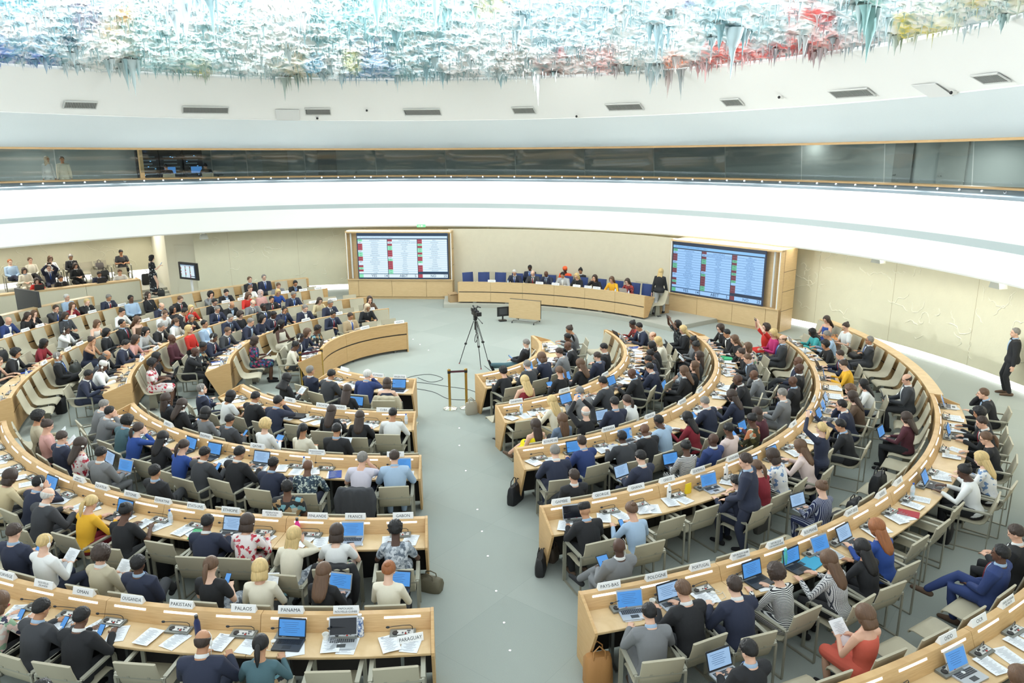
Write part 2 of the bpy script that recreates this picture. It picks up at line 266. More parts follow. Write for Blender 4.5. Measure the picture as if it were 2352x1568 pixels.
EXT={('RT', 1): (297, 380.3), ('RT', 2): (291, 378.8), ('RT', 3): (287.5, 372.1), ('RT', 4): (285.6, 368.3), ('RT', 5): (284.5, 339.4), ('RT', 6): (284, 325), ('LL', 1): (224.2, 268.1), ('LL', 2): (219.7, 271.8), ('LL', 3): (217.9, 274.1), ('LL', 4): (215.2, 275.2), ('LL', 5): (238, 275.7), ('UL', 1): (111, 195.2), ('UL', 2): (112, 197.8), ('UL', 3): (114, 205.3), ('UL', 4): (119.8, 205.3), ('UL', 5): (149.5, 196)}
PAN={('RT', 5): (339.4, 374), ('UL', 5): (119.6, 149.5), ('UL', 6): (151, 172)}
NAMES=[('RT', 5, 286.2, 'PAYS-BAS'), ('RT', 5, 289.3, 'POLOGNE'), ('RT', 5, 292.4, 'PORTUGAL'), ('RT', 5, 295.5, 'REPUBLIQUE ARABE|SYRIENNE'), ('RT', 5, 298.5, 'REPUBLIQUE|CENTRAFRICAINE'), ('RT', 5, 301.8, 'ROUMANIE'), ('RT', 5, 306.6, 'SAINT-SIEGE'), ('RT', 5, 310.9, 'SUEDE'), ('RT', 5, 314.0, 'SUISSE'), ('RT', 4, 287.4, 'GAMBIE'), ('RT', 4, 291.4, 'GEORGIE'), ('RT', 4, 295.1, 'GHANA'), ('RT', 4, 298.7, 'GRECE'), ('RT', 4, 302.7, 'GUATEMALA'), ('RT', 4, 307.9, 'HONDURAS'), ('RT', 4, 321.3, 'IRAN'), ('RT', 4, 331.7, 'IRLANDE'), ('RT', 3, 292.6, 'ROYAUME-UNI'), ('RT', 3, 302.5, 'RWANDA'), ('RT', 3, 311.3, 'SENEGAL'), ('RT', 3, 320.4, 'SLOVAQUIE'), ('RT', 3, 327.6, 'SOMALIE'), ('RT', 2, 295.8, 'DANEMARK'), ('RT', 2, 309.9, 'EGYPTE'), ('RT', 2, 327.2, 'ERYTHREE'), ('RT', 6, 298.9, 'OIDD'), ('RT', 6, 301.3, 'CICR'), ('RT', 6, 303.9, 'ORDRE SOUVERAIN|DE MALTE'), ('LL', 5, 255.1, 'OMAN'), ('LL', 5, 252.2, 'NOUVELLE-|ZELANDE'), ('LL', 5, 249.1, 'NORVEGE'), ('LL', 5, 258.4, 'OUGANDA'), ('LL', 5, 261.5, 'PAKISTAN'), ('LL', 5, 265.2, 'PALAOS'), ('LL', 5, 267.9, 'PANAMA'), ('LL', 5, 271.0, 'PAPOUASIE-|NOUVELLE-GUINEE'), ('LL', 4, 239.6, 'EMIRATS|ARABES UNIS'), ('LL', 4, 243.1, 'EQUATEUR'), ('LL', 4, 247.1, 'ESTONIE'), ('LL', 4, 250.8, 'ESWATINI'), ('LL', 4, 254.4, 'ETATS-UNIS'), ('LL', 4, 257.9, 'ETHIOPIE'), ('LL', 4, 261.8, 'FEDERATION|DE RUSSIE'), ('LL', 4, 265.9, 'FINLANDE'), ('LL', 4, 269.2, 'FRANCE'), ('LL', 4, 273.3, 'GABON'), ('LL', 3, 232.4, 'PEROU'), ('LL', 3, 241.4, 'PHILIPPINES'), ('LL', 3, 250.9, 'QATAR'), ('LL', 3, 260.0, 'REPUBLIQUE DEMOCRATIQUE|DU CONGO'), ('LL', 3, 270.9, 'REPUBLIQUE|TCHEQUE'), ('LL', 2, 240.3, 'CHINE'), ('LL', 2, 249.9, 'CROATIE'), ('LL', 2, 254.3, 'PRESIDENT'), ('LL', 2, 264.9, 'CUBA'), ('LL', 1, 230.7, ''), ('LL', 1, 250.5, 'VICE-PRESIDENT'), ('LL', 1, 261.2, 'ARGENTINE'), ('UL', 1, 137.8, 'AFGHANISTAN'), ('UL', 1, 115.3, 'RESERVE'), ('UL', 2, 118.6, 'RESERVE'), ('UL', 2, 130.9, 'BAHREIN'), ('UL', 2, 144.2, 'BANGLADESH'), ('UL', 2, 156.4, 'BRESIL'), ('UL', 3, 129.1, 'INDE'), ('UL', 3, 123.6, 'ISLANDE'), ('UL', 2, 181.1, 'BULGARIE'), ('UL', 3, 153.1, 'HONGRIE'), ('UL', 4, 129.2, 'ALLEMAGNE'), ('UL', 4, 125.1, 'ALGERIE'), ('UL', 4, 121.6, 'ALBANIE'), ('UL', 4, 142.6, 'AZERBAIDJAN'), ('UL', 4, 139.0, 'ARMENIE'), ('UL', 4, 161.2, 'MAROC'), ('UL', 3, 181.7, 'NIGERIA'), ('UL', 3, 189.9, 'NEPAL'), ('UL', 4, 181.5, 'MEXIQUE'), ('UL', 4, 178.1, 'MALAISIE'), ('UL', 4, 189.1, 'LIBYE'), ('UL', 5, 174.1, 'LETTONIE'), ('UL', 5, 171.0, 'LITUANIE'), ('UL', 5, 168.4, 'LIBAN'), ('UL', 5, 162.7, 'KENYA'), ('UL', 5, 159.1, 'JORDANIE'), ('UL', 5, 153.8, 'KOWEIT')]
# ---------------------------------------------------------------- the room
RINGS = {'lip':(16.6,2.883,.024,-.042),'b2':(16.8,3.646,-.017,-.03),'b1':(17.2,3.785,-.003,-.023),'s1':(19.5,4.71,-.037,-.12),
         'g1':(20.5,5.022,-.06,-.234),'c2':(20.3,6.52,-.037,-.537),'c1':(17.0,7.65,-.061,-.536),'c0':(14.5,8.658,-.117,-.176)}
def rp(ring, a, dr=0, dz=0):
    R,z0,zx,zy=RINGS[ring]
    return (RCX+(R+dr)*cos(a), RCY+(R+dr)*sin(a), z0+zx*cos(a)+zy*sin(a)+dz)
A0,A1=radians(-42),radians(222)
def band(rows, n=132, a0=A0, a1=A1):
    b=MB(); k=len(rows)
    for i in range(n+1):
        a=a0+(a1-a0)*i/n
        for r in rows: b.v.append(tuple(r(a)))
    for i in range(n):
        for j in range(k-1):
            q=i*k+j; b.f.append((q,q+1,q+k+1,q+k)); b.mi.append(0)
    return b
def cyl(R,z): return lambda a:(RCX+R*cos(a),RCY+R*sin(a),z)
# floor
CARPET=bpy.data.materials.new('carpet'); CARPET.use_nodes=True
nt=CARPET.node_tree; b_=nt.nodes['Principled BSDF']; tc=nt.nodes.new('ShaderNodeTexCoord')
br=nt.nodes.new('ShaderNodeTexBrick'); br.offset=0; br.inputs['Scale'].default_value=1; br.inputs['Brick Width'].default_value=1.5; br.inputs['Row Height'].default_value=1.5
br.inputs['Mortar Size'].default_value=.002; br.inputs['Color1'].default_value=rgb(155,163,156); br.inputs['Color2'].default_value=rgb(162,169,162); br.inputs['Mortar'].default_value=rgb(140,150,144)
mp=nt.nodes.new('ShaderNodeMapping'); mp.inputs['Rotation'].default_value=(0,0,radians(38)); nt.links.new(tc.outputs['Object'],mp.inputs[0]); nt.links.new(mp.outputs[0],br.inputs['Vector'])
ns=nt.nodes.new('ShaderNodeTexNoise'); ns.inputs['Scale'].default_value=180; ns.inputs['Detail'].default_value=2; nt.links.new(tc.outputs['Object'],ns.inputs['Vector'])
mx=nt.nodes.new('ShaderNodeMix'); mx.data_type='RGBA'; mx.blend_type='OVERLAY'; mx.inputs['Factor'].default_value=.38
nt.links.new(br.outputs['Color'],mx.inputs['A']); nt.links.new(ns.outputs['Fac'],mx.inputs['B']); nt.links.new(mx.outputs['Result'],b_.inputs['Base Color']); b_.inputs['Roughness'].default_value=.85
bp=nt.nodes.new('ShaderNodeBump'); bp.inputs['Strength'].default_value=.25; nt.links.new(ns.outputs['Fac'],bp.inputs['Height']); nt.links.new(bp.outputs[0],b_.inputs['Normal'])
b=MB(); n=96
b.v=[(RCX+24*cos(2*pi*i/n),RCY+24*sin(2*pi*i/n),0) for i in range(n)]; b.f=[tuple(range(n))]; b.mi=[0]
struct('floor', b.mesh('floor',CARPET))
# round plaster wall with relief
PLAS=mat('plaster', rgb(224,219,192), .8, noise_amt=.05, nscale=3, bump=.3, bscale=14)
WR=17.75
AL=radians(118.3)     # where the main wall ends at the left and the niche begins
def wall_run(name,rows,n,a0,a1,m):
    for k in range(n): struct(name, band(rows,8,a0+(a1-a0)*k/n,a0+(a1-a0)*(k+1)/n).mesh(name,m,60))
wall_run('wall_right',[cyl(WR,.24),cyl(WR,3.2)],18,A0,AL,PLAS)
wall_run('wall_left',[cyl(22.3,.75),cyl(22.3,3.6)],10,AL,A1,PLAS)
b=MB()
rv=random.Random(3)
for k in range(240):
    nich = k%4==0
    R=(22.3 if nich else WR)-.0
    a=radians(rv.uniform(120,150)) if nich else radians(rv.uniform(-30,117)); z=rv.uniform(.6,2.8)
    pts=[]; d=rv.uniform(0,2*pi)
    for s in range(rv.randint(6,16)):
        pts.append((RCX+R*cos(a),RCY+R*sin(a),z)); d+=rv.uniform(-1.1,1.1); a+=.075*cos(d)/R; z=min(3.1,max(.45,z+.075*sin(d)))
    b.tube(pts,[.006]+[rv.uniform(.009,.02) for _ in range(len(pts)-2)]+[.006],6)
o=struct('trim_1', b.mesh('wall_relief',mat('plaster_relief_lit', rgb(238,234,212), .7),80))  # same plaster in a paler colour, painting in the light the ridges catch
# vertical panel joints of the wall, the corner pier at the left, the wall behind the dais
b=MB()
for a in range(-30,118,9):
    A=radians(a); b.box((RCX+(WR-.0)*cos(A),RCY+(WR-.0)*sin(A),1.7),(.01,.008,2.9),A)
struct('trim_2', b.mesh('joint',smat('joint_line',190,178,146)))  # joints in a darker tan than the wall plaster
PIER=mat('pier_paint', rgb(226,222,200), .7)
b=MB()
pA=[rp('lip',radians(118.2),.7,0)[:2],rp('lip',radians(121.5),.7)[:2],(RCX+22.3*cos(radians(122.3)),RCY+22.3*sin(radians(122.3))),(RCX+WR*cos(radians(117.8)),RCY+WR*sin(radians(117.8)))]
pA=[(-12.75,31.4),(-14.4,31.6),(-16.4,34.6),(-12.9,33.0)]
b.prism_z(pA,0,3.3)
struct('wall_corner', b.mesh('wall_pier',PIER,40))
# service door in the pier
b=MB(); b.box((0,0,1.1),(.95,.03,2.2)); dm=b.mesh('door',smat('door_paint',222,218,196))
o=struct('door_1',dm); o.matrix_basis=PL(-13.55,31.47,0,radians(-7))
b=MB(); b.box((.36,-.03,1.05),(.03,.03,.14)); link('door_handle',b.mesh('door_handle',STEEL),o)
# lit recess under the wall
COVE=mat('cove_glow',(1,1,1,1),.6,emis=(1,.98,.95,1),es=2.6)
b=band([cyl(WR+.12,.0),cyl(WR+.12,.26)],90,A0,AL); struct('trim_3', b.mesh('wall_foot_glow',COVE))
b=band([cyl(22.45,.5),cyl(22.45,.8)],40,AL,A1); struct('trim_4', b.mesh('niche_foot_glow',COVE))
# soffit, glowing drum, grey band, sloped white bowl
SOF=mat('soffit_white', rgb(244,244,240), .7)
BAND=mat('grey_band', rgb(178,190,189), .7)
struct('trim_5', band([cyl(23,3.7),cyl(WR,3.14),lambda a:rp('lip',a,.05,.06),lambda a:rp('lip',a,0,0),lambda a:rp('lip',a,-.03,.05),lambda a:rp('b2',a)]).mesh('drum',SOF,30))
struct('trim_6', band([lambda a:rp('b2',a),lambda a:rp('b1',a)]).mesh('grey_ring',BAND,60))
struct('trim_7', band([lambda a:rp('b1',a),lambda a:rp('s1',a,0,-.03)]).mesh('bowl',SOF,60))
# ledge with downlights, wooden sill
struct('trim_8', band([lambda a:rp('s1',a,0,-.03),lambda a:rp('s1',a,0,.06),lambda a:rp('g1',a,-.1,-.08),lambda a:rp('g1',a,-.1,-.04)]).mesh('ledge',smat('ledge_grey',128,142,150)))
struct('trim_9', band([lambda a:rp('g1',a,-.14,-.06),lambda a:rp('g1',a,-.14,.0),lambda a:rp('g1',a,.1,.02)]).mesh('sill',OAK))
struct('trim_10', band([lambda a:rp('c2',a,.1,-.06),lambda a:rp('c2',a,-.02,-.06),lambda a:rp('c2',a,-.02,.02)]).mesh('head_trim',OAK))
PERF=mat('perforated_panel', rgb(226,236,238), .75, noise_amt=.03, nscale=30)
struct('trim_11', band([lambda a:rp('c2',a,0,.02),lambda a:rp('c1',a)]).mesh('parapet',PERF,60))
struct('trim_12', band([lambda a:rp('c1',a),lambda a:rp('c1',a,-.0,.03),lambda a:rp('c0',a,.0,0),lambda a:rp('c0',a,.2,.5)]).mesh('upper_ring',mat('ring_white', rgb(248,249,246), .7),60))
# gallery room behind the glass
GW=smat('gallery_wall',160,170,168,.8)
RB=23.6
struct('floor_upper', band([lambda a:rp('g1',a,.1,-.9),lambda a:rp('g1',a,RB-20.5,-.9)]).mesh('gallery_floor',GW,30))
wall_run('wall_upper',[lambda a:rp('g1',a,RB-20.5,-.9),lambda a:rp('c2',a,RB-20.3,.15)],22,A0,A1,GW)
struct('trim_14', band([lambda a:rp('c2',a,RB-20.3,.15),lambda a:rp('c2',a,.05,.12)]).mesh('gallery_ceiling',GW,30))
GLASS=bpy.data.materials.new('gallery_glass'); GLASS.use_nodes=True; nt=GLASS.node_tree; nt.nodes.clear()
out=nt.nodes.new('ShaderNodeOutputMaterial'); mx=nt.nodes.new('ShaderNodeMixShader'); tr=nt.nodes.new('ShaderNodeBsdfTransparent'); gl=nt.nodes.new('ShaderNodeBsdfGlossy')
tr.inputs[0].default_value=(.60,.66,.66,1); gl.inputs['Roughness'].default_value=.03; mx.inputs[0].default_value=.09
nt.links.new(tr.outputs[0],mx.inputs[1]); nt.links.new(gl.outputs[0],mx.inputs[2]); nt.links.new(mx.outputs[0],out.inputs[0])
GA=[-40,-31,-22,-13,-4,5,14,23.8,32.3,41.1,49.9,58.6,67.4,76.4,85.5,94.5,103.4,110.4,114.5,122.5,131.1,140,149,158,167,176,185,194,203,212,221]
for k in range(len(GA)-1):
    a0,a1=radians(GA[k]+.05),radians(GA[k+1]-.05)
    g=band([lambda a:rp('g1',a,0,.0),lambda a:rp('c2',a,0,-.03)],6,a0,a1)
    struct('window_%d'%(k+1), g.mesh('gallery_pane',GLASS,60))
b=MB()
for a,wd in ((122.3,.18),):
    A=radians(a); x,y,z=rp('g1',A,.02); b.box((x,y,z+.62),(.12,wd,1.4),A)
struct('trim_13', b.mesh('mullion',OAK))
def gal(a, R, z): A=radians(a); return (RCX+R*cos(A),RCY+R*sin(A),z)
# gallery fittings: doors, equipment racks, lit patches
for (a,wd,cl) in ((30.8,1.0,(150,158,154)),(35.2,.7,(120,128,126)),(101,.9,(120,128,128)),(110,1.3,(150,156,148)),(107,1.2,(146,150,142))):
    A=radians(a); b=MB(); b.box((0,0,0),(.05,wd,2.2)); o=struct('door_%d'%(int(a)),b.mesh('gallery_door',smat('gdoor%d'%cl[0],*cl)))
    o.matrix_basis=Matrix.Translation(gal(a,RB-.1,5.1))@Matrix.Rotation(A,4,'Z')
    b=MB(); b.box((-.05,wd*.38,-.1),(.03,.12,.03)); link('door_handle',b.mesh('gallery_handle',STEEL),o)
for k,(a,wd) in enumerate(((121,.9),(118.6,.9),(116.2,.8))):
    A=radians(a); t=thing('equipment_rack',Matrix.Translation(gal(a,22.6,4.0))@Matrix.Rotation(A,4,'Z'),
        ['dark equipment rack behind gallery glass, nearest the wooden mullion','dark equipment rack behind gallery glass, middle one of three','dark equipment rack behind gallery glass, farthest from wooden mullion'][k],'equipment rack','equipment racks in the control room')
    b=MB(); b.box((0,0,1.0),(.6,wd,2.0)); link('cabinet',b.mesh('rack_cabinet',BLACK),t)
    b=MB()
    for q in range(9): b.box((-.31,rv.uniform(-.1,.1),.5+q*.15),(.02,wd*.6,.05))
    link('front_plate',b.mesh('rack_plate',smat('rack_plate',110,120,124,.4,metal=.6)),t)
    b=MB()
    for q in range(7): b.box((-.33,rv.uniform(-.3,.3),rv.uniform(.4,1.8)),(.01,.05,.015))
    link('indicator_light',b.mesh('rack_led',mat('rack_led',rgb(120,180,255),.5,emis=rgb(120,190,255),es=3)),t)
for k,a in enumerate((60,50.5,44,66,56.5)):
    area('gallery_downlight', gal(a,RB-.5,6.25),(0,0,0),.25,16)
for a,p_ in ((27,60),(36,30),(74,16),(86,16),(97,18),(106,26),(112,18),(124,14),(132,28),(139,18)): area('gallery_lamp', gal(a,22.2,6.2),(0,0,0),.8,p_)
# spot fittings along the ledge
sp=MB(); sp.lathe([(.0,0),(.055,0),(.065,.05),(.06,.09),(.045,.1),(0,.1)],n=12); spm=sp.mesh('fitting',smat('fitting_white',220,226,230,.4),40)
sl=MB(); sl.lathe([(0,.1),(.036,.1),(.036,.108),(0,.108)],n=12); slm=sl.mesh('lens',mat('spot_lens',(1,1,1,1),.4,emis=(.93,.97,1,1),es=6),40)
sd=sl.mesh('lens_off',BLACK,40)
NSP=88
for k in range(NSP):
    a=radians(-12+k*2.1); x,y,z=rp('s1',a,.45,.12)
    t=thing('spotlight',Matrix.Translation((x,y,z))@Matrix.Rotation(a,4,'Z')@Matrix.Rotation(radians(-48),4,'Y')@Matrix.Scale(.65,4),
        'small white spotlight in the row on the ledge under the gallery glass','spotlight','spotlights along the gallery ledge')
    link('housing',spm,t); link('lens',slm if k%2==0 or k%5 else sd,t)
# ventilation grilles and cameras on the upper white ring
gm_f=smat('grille_frame',212,214,210); gm_s=smat('grille_slat',150,152,148)
def ringpos(a, z):
    A=radians(a); R1,z1,x1,y1=RINGS['c1']; R0,z0,x0,y0=RINGS['c0']
    za=z1+x1*cos(A)+y1*sin(A); zb=z0+x0*cos(A)+y0*sin(A)
    t=(z-za)/(zb-za); R=R1+(R0-R1)*t
    return A,(RCX+(R-.03)*cos(A),RCY+(R-.03)*sin(A),z),atan2(R1-R0,zb-za)
ORD=['first','second','third','fourth','fifth','sixth','seventh','eighth','ninth','tenth','eleventh','twelfth','thirteenth','fourteenth','fifteenth','sixteenth','seventeenth','eighteenth','nineteenth','twentieth','twenty-first','twenty-second','twenty-third','twenty-fourth','twenty-fifth','twenty-sixth','twenty-seventh']
for k,(a,z,wd) in enumerate(((130.1,7.6,1.0),(115.4,7.5,1.6),(100.8,7.46,.95),(86.3,7.43,1.45),(71.8,7.44,.85),(57.5,7.48,1.35),(42.9,7.5,.65),(28.0,7.58,1.3),(12.8,7.67,.75))):
    A,p,sl_=ringpos(a,z)
    t=thing('ventilation_grille',Matrix.Translation(p)@Matrix.Rotation(A,4,'Z')@Matrix.Rotation(-sl_,4,'Y')@Matrix.Diagonal((.6,1,1.7,1)),
        f'grey slatted ventilation grille on white upper ring, {ORD[k]} from the left','vent','ventilation grilles on the upper ring')
    b=MB(); b.box((0,0,.13),(.05,wd+.06,.03)); b.box((0,0,-.13),(.05,wd+.06,.03)); b.box((0,wd/2+.015,0),(.05,.03,.26)); b.box((0,-wd/2-.015,0),(.05,.03,.26)); link('frame',b.mesh('grille_frame',gm_f),t)
    b=MB()
    for q in range(int(wd/.05)): b.box((0,-wd/2+.025+q*.05,0),(.03,.022,.24))
    link('slats',b.mesh('grille_slats',gm_s),t)
    b=MB(); b.box((.02,0,0),(.01,wd,.24)); link('backing',b.mesh('grille_back',smat('grille_dark',110,112,110)),t)
for k,(a,z) in enumerate(((101,7.22),(94,7.5),(64.7,7.2),(36.3,7.58),(17.8,7.44))):
    A,p,sl_=ringpos(a,z)
    t=thing('security_camera',Matrix.Translation(p)@Matrix.Rotation(A,4,'Z'),f'small white camera with black lens on upper ring, {ORD[k]} from the left','camera','security cameras on the upper ring')
    b=MB(); b.box((-.06,0,0),(.14,.1,.1)); link('body',b.mesh('cctv',WHITEG),t)
    b=MB(); b.ell((-.14,0,0),(.045,.045,.045)); link('lens',b.mesh('cctv_lens',BLACK,80),t)
# square access panels, nearly flush
for k,(a,z,wd) in enumerate(((104.9,7.35,.9),(19.6,7.52,.75))):
    A,p,sl_=ringpos(a,z); b=MB(); b.box((0,0,0),(.02,wd,.44)); o=struct('door_%d'%(200+k),b.mesh('access_panel',smat('access_panel',228,230,228)))
    o.matrix_basis=Matrix.Translation(p)@Matrix.Rotation(A,4,'Z')@Matrix.Rotation(-sl_,4,'Y')@Matrix.Diagonal((.6,1,1.7,1))
# loudspeakers hanging from the soffit lip
for k,(a,z) in enumerate(((117.2,2.66),(24.0,2.84),(10.4,2.8))):
    A=radians(a); t=thing('loudspeaker',Matrix.Translation((RCX+16.95*cos(A),RCY+16.95*sin(A),z))@Matrix.Rotation(A,4,'Z'),
        ['grey wedge loudspeaker under soffit left of the left screen','small grey loudspeaker under soffit right of the right screen','grey loudspeaker under soffit above the standing man by the wall'][k],'speaker','loudspeakers under the soffit')
    b=MB(); b.prism_x([(-.17,-.1),(.17,-.1),(.12,.1),(-.12,.1)],-.12,.12); link('cabinet',b.mesh('speaker_body',smat('speaker_grey',168,170,160)),t)
    b=MB(); b.box((0,0,.2),(.04,.1,.22)); link('bracket',b.mesh('speaker_bracket',WHITEG),t)
# green exit signs glowing under the soffit
for k,(x,y) in enumerate(((-8.3,31.9),(-3.7,31.4),(6.9,28.2))):
    t=thing('exit_sign',Matrix.Translation((x,y,2.95)),['green exit sign under soffit at far left','green exit sign above the left screen','green exit sign above the right screen'][k],'exit sign','exit signs under the soffit')
    b=MB(); b.box((0,0,0),(.35,.03,.11)); link('panel',b.mesh('exit_panel',mat('exit_green',rgb(110,220,140),.5,emis=rgb(120,235,150),es=1.2)),t)
    b=MB(); b.box((.02,-.02,0),(.08,.01,.06)); b.box((-.08,-.02,0),(.05,.01,.07)); link('symbol',b.mesh('exit_symbol',WHITEG),t)

# ---------------------------------------------------------------- painted stalactite ceiling
# paint of the real surface: elliptical patches of colour on the vault (x, y, 2x2 shape matrix, colour)
PT=[(-14.73,23.74,1.703,1.143,-0.217,0.389,(30,90,190)),(-14.27,24.45,1.655,1.044,-0.201,0.385,(30,90,190)),(-13.41,22.5,1.358,0.874,-0.15,0.315,(110,165,190)),(-12.42,22.68,1.353,0.798,-0.132,0.32,(110,160,175)),(-12.87,23.66,2.981,1.748,-0.308,0.705,(50,90,110)),(-12.05,20.37,1.137,0.725,-0.106,0.268,(235,240,245)),(-11.52,19.22,1.615,1.043,-0.14,0.383,(130,195,215)),(-11.05,21.44,2.164,1.199,-0.173,0.519,(150,150,175)),(-10.1,21.49,3.093,1.56,-0.21,0.75,(245,195,115)),(-11.19,23.14,1.995,1.037,-0.163,0.482,(230,200,140)),(-11.67,25.13,1.462,0.731,-0.128,0.357,(190,205,190)),(-13.2,26.43,1.149,0.619,-0.123,0.278,(232,236,232)),(-10.98,27.68,1.323,0.565,-0.103,0.334,(240,228,120)),(-10.17,24.51,0.685,0.305,-0.047,0.169,(165,205,205)),(-8.2,20.55,1.304,0.557,-0.056,0.322,(235,242,250)),(-7.82,22.47,1.039,0.387,-0.04,0.258,(205,220,228)),(-8.21,24.95,0.743,0.262,-0.032,0.187,(170,210,212)),(-5.78,21.27,0.982,0.286,-0.012,0.245,(242,248,252)),(-8.21,26.6,0.868,0.288,-0.037,0.221,(215,228,226)),(-7.53,28.79,1.278,0.36,-0.043,0.334,(205,200,170)),(-6.73,27.82,2.552,0.664,-0.061,0.662,(90,165,200)),(-5.22,23.68,1.315,0.311,-0.007,0.331,(140,185,190)),(-3.72,21.72,1.082,0.199,0.015,0.269,(150,205,212)),(-3.27,23.37,1.334,0.201,0.026,0.334,(240,248,252)),(-3.0,25.16,0.617,0.079,0.014,0.156,(175,212,212)),(-5.0,28.61,1.075,0.202,-0.002,0.282,(120,160,200)),(-5.35,27.33,2.604,0.548,-0.017,0.674,(215,222,160)),(-2.54,27.32,0.847,0.085,0.024,0.218,(160,195,205)),(-1.76,28.86,1.278,0.085,0.049,0.333,(225,225,225)),(-0.52,20.81,3.014,0.084,0.166,0.732,(200,205,165)),(-0.24,20.66,10.124,0.138,0.594,2.451,(235,220,60)),(0.33,22.01,1.418,-0.021,0.093,0.342,(235,245,250)),(0.41,20.13,2.339,-0.047,0.157,0.561,(150,165,185)),(1.6,21.62,0.721,-0.056,0.059,0.171,(185,215,228)),(-0.03,25.2,8.193,0.022,0.496,2.03,(235,110,125)),(1.61,25.39,4.56,-0.302,0.371,1.111,(222,120,135)),(2.43,25.27,4.576,-0.46,0.419,1.101,(215,140,150)),(0.11,27.73,1.332,-0.004,0.083,0.338,(195,190,185)),(1.48,27.94,1.465,-0.08,0.116,0.368,(165,130,125)),(2.31,27.06,1.514,-0.135,0.136,0.372,(205,180,175)),(3.25,26.39,1.551,-0.201,0.158,0.373,(215,160,155)),(3.95,26.26,1.946,-0.309,0.215,0.462,(190,170,150)),(3.94,23.78,1.296,-0.227,0.144,0.299,(240,244,244)),(3.64,20.78,1.282,-0.237,0.139,0.291,(200,228,238)),(3.7,18.88,2.756,-0.57,0.302,0.62,(235,240,245)),(3.98,19.99,6.668,-1.402,0.752,1.494,(60,90,95)),(4.17,19.1,7.528,-1.737,0.871,1.674,(160,160,230)),(5.22,25.2,2.278,-0.499,0.289,0.521,(245,120,40)),(5.76,24.89,4.095,-1.004,0.549,0.921,(200,70,50)),(5.03,22.39,1.652,-0.392,0.207,0.367,(240,246,246)),(5.11,20.01,1.548,-0.419,0.197,0.337,(180,215,225)),(6.26,23.98,1.912,-0.529,0.269,0.42,(236,90,75)),(6.78,22.93,1.739,-0.545,0.257,0.371,(236,80,66)),(7.28,21.87,1.822,-0.644,0.282,0.377,(236,74,64)),(7.6,20.83,1.913,-0.741,0.305,0.387,(232,80,72)),(8.19,20.75,2.592,-1.088,0.433,0.512,(225,150,145)),(6.8,18.5,2.939,-1.147,0.441,0.599,(222,70,62)),(7.32,18.8,3.063,-1.268,0.48,0.613,(196,54,54)),(6.42,18.58,3.561,-1.307,0.517,0.737,(225,130,130)),(7.26,20.11,3.518,-1.35,0.546,0.714,(240,242,240)),(6.37,20.22,1.827,-0.61,0.262,0.383,(185,210,215)),(8.48,19.65,2.068,-0.95,0.354,0.398,(222,200,200)),(7.51,17.86,2.065,-0.925,0.33,0.407,(190,210,215)),(7.22,16.59,3.1,-1.436,0.486,0.617,(120,170,160)),(8.86,18.2,2.788,-1.447,0.495,0.518,(246,224,70)),(9.15,17.82,2.845,-1.559,0.516,0.518,(246,222,60)),(9.34,17.3,3.763,-2.17,0.694,0.674,(240,222,100)),(8.4,16.61,2.458,-1.326,0.424,0.461,(240,242,230)),(8.55,15.08,2.903,-1.762,0.51,0.538,(242,210,30)),(9.04,14.69,4.453,-2.937,0.813,0.8,(240,220,70)),(9.68,16.06,2.267,-1.463,0.431,0.393,(225,232,215)),(8.98,16.44,3.091,-1.804,0.557,0.561,(225,230,215))]
import numpy as np
PTC=[(p[0],p[1],p[2:6],[lin(c) for c in p[6]]) for p in PT]
def paint_all(xy,q=0,own=0):
    N3=lambda f,z:np.array([noise.noise(Vector((x*f,y*f,z))) for x,y in xy])
    X=np.array([p[0] for p in xy]);Y=np.array([p[1] for p in xy])
    nz=N3(.5,3);n2=N3(1.9,7);n3=N3(4.6,q)
    C=np.stack([lin(232)+.10*nz,lin(244)+.06*nz,lin(247)+.05*nz],1)
    for x,y,J,c in PTC:
        dx,dy=X-x,Y-y; d=np.sqrt((J[0]*dx+J[1]*dy)**2+(J[2]*dx+J[3]*dy)**2)
        k=np.clip((1.2-d)*1.8+n2*1.3,0,1)*(d<1.9)*.92
        C=C*(1-k[:,None])+np.array(c)*k[:,None]
    k=np.clip((n3-.12)*3,0,.6)[:,None]; C=C*(1-k)+np.array([lin(104),lin(156),lin(162)])*k
    k=np.clip((-.06-n3)*4+.1,0,.55)*(n3<-.06); k=k[:,None]; C=C*(1-k)+.9*k
    if own: C=C*.5+np.array([.22,.34,.36])*.5
    return np.concatenate([np.clip(C,0,1),np.ones((len(C),1))],1)
CPAINT=bpy.data.materials.new('ceiling_paint'); CPAINT.use_nodes=True; nt=CPAINT.node_tree; b_=nt.nodes['Principled BSDF']
at=nt.nodes.new('ShaderNodeVertexColor'); at.layer_name='paint'; nt.links.new(at.outputs[0],b_.inputs['Base Color']); b_.inputs['Roughness'].default_value=.8
def cz(x,y):
    dx,dy=(x-RCX)/14.5,(y-RCY)/14.5; q=min(1,dx*dx+dy*dy)
    return 8.658-.117*dx-.176*dy+1.25*(1-q)
def addpaint(me, cols):
    ca=me.color_attributes.new('paint','FLOAT_COLOR','POINT'); ca.data.foreach_set('color',np.asarray(cols,dtype=np.float32).ravel())
b=MB(); cols=[]; NR,NA=250,760
for i in range(NR+1):
    r=14.5*(1-i/NR*.93)
    for j in range(NA):
        a=radians(-14)+radians(208)*j/(NA-1); x,y=RCX+r*cos(a),RCY+r*sin(a)
        if y<7.5: y=7.5
        v=Vector((x*1.6,y*1.6,0)); h=.3*noise.noise(v)+.16*abs(noise.noise(v*2.6))+.13*abs(noise.noise(v*5))+.12*abs(noise.noise(v*8))+.08*noise.noise(v*15)
        e=min(1,i/6)
        b.v.append((x,y,cz(x,y)+.1-h*.46*e)); cols.append((x,y))
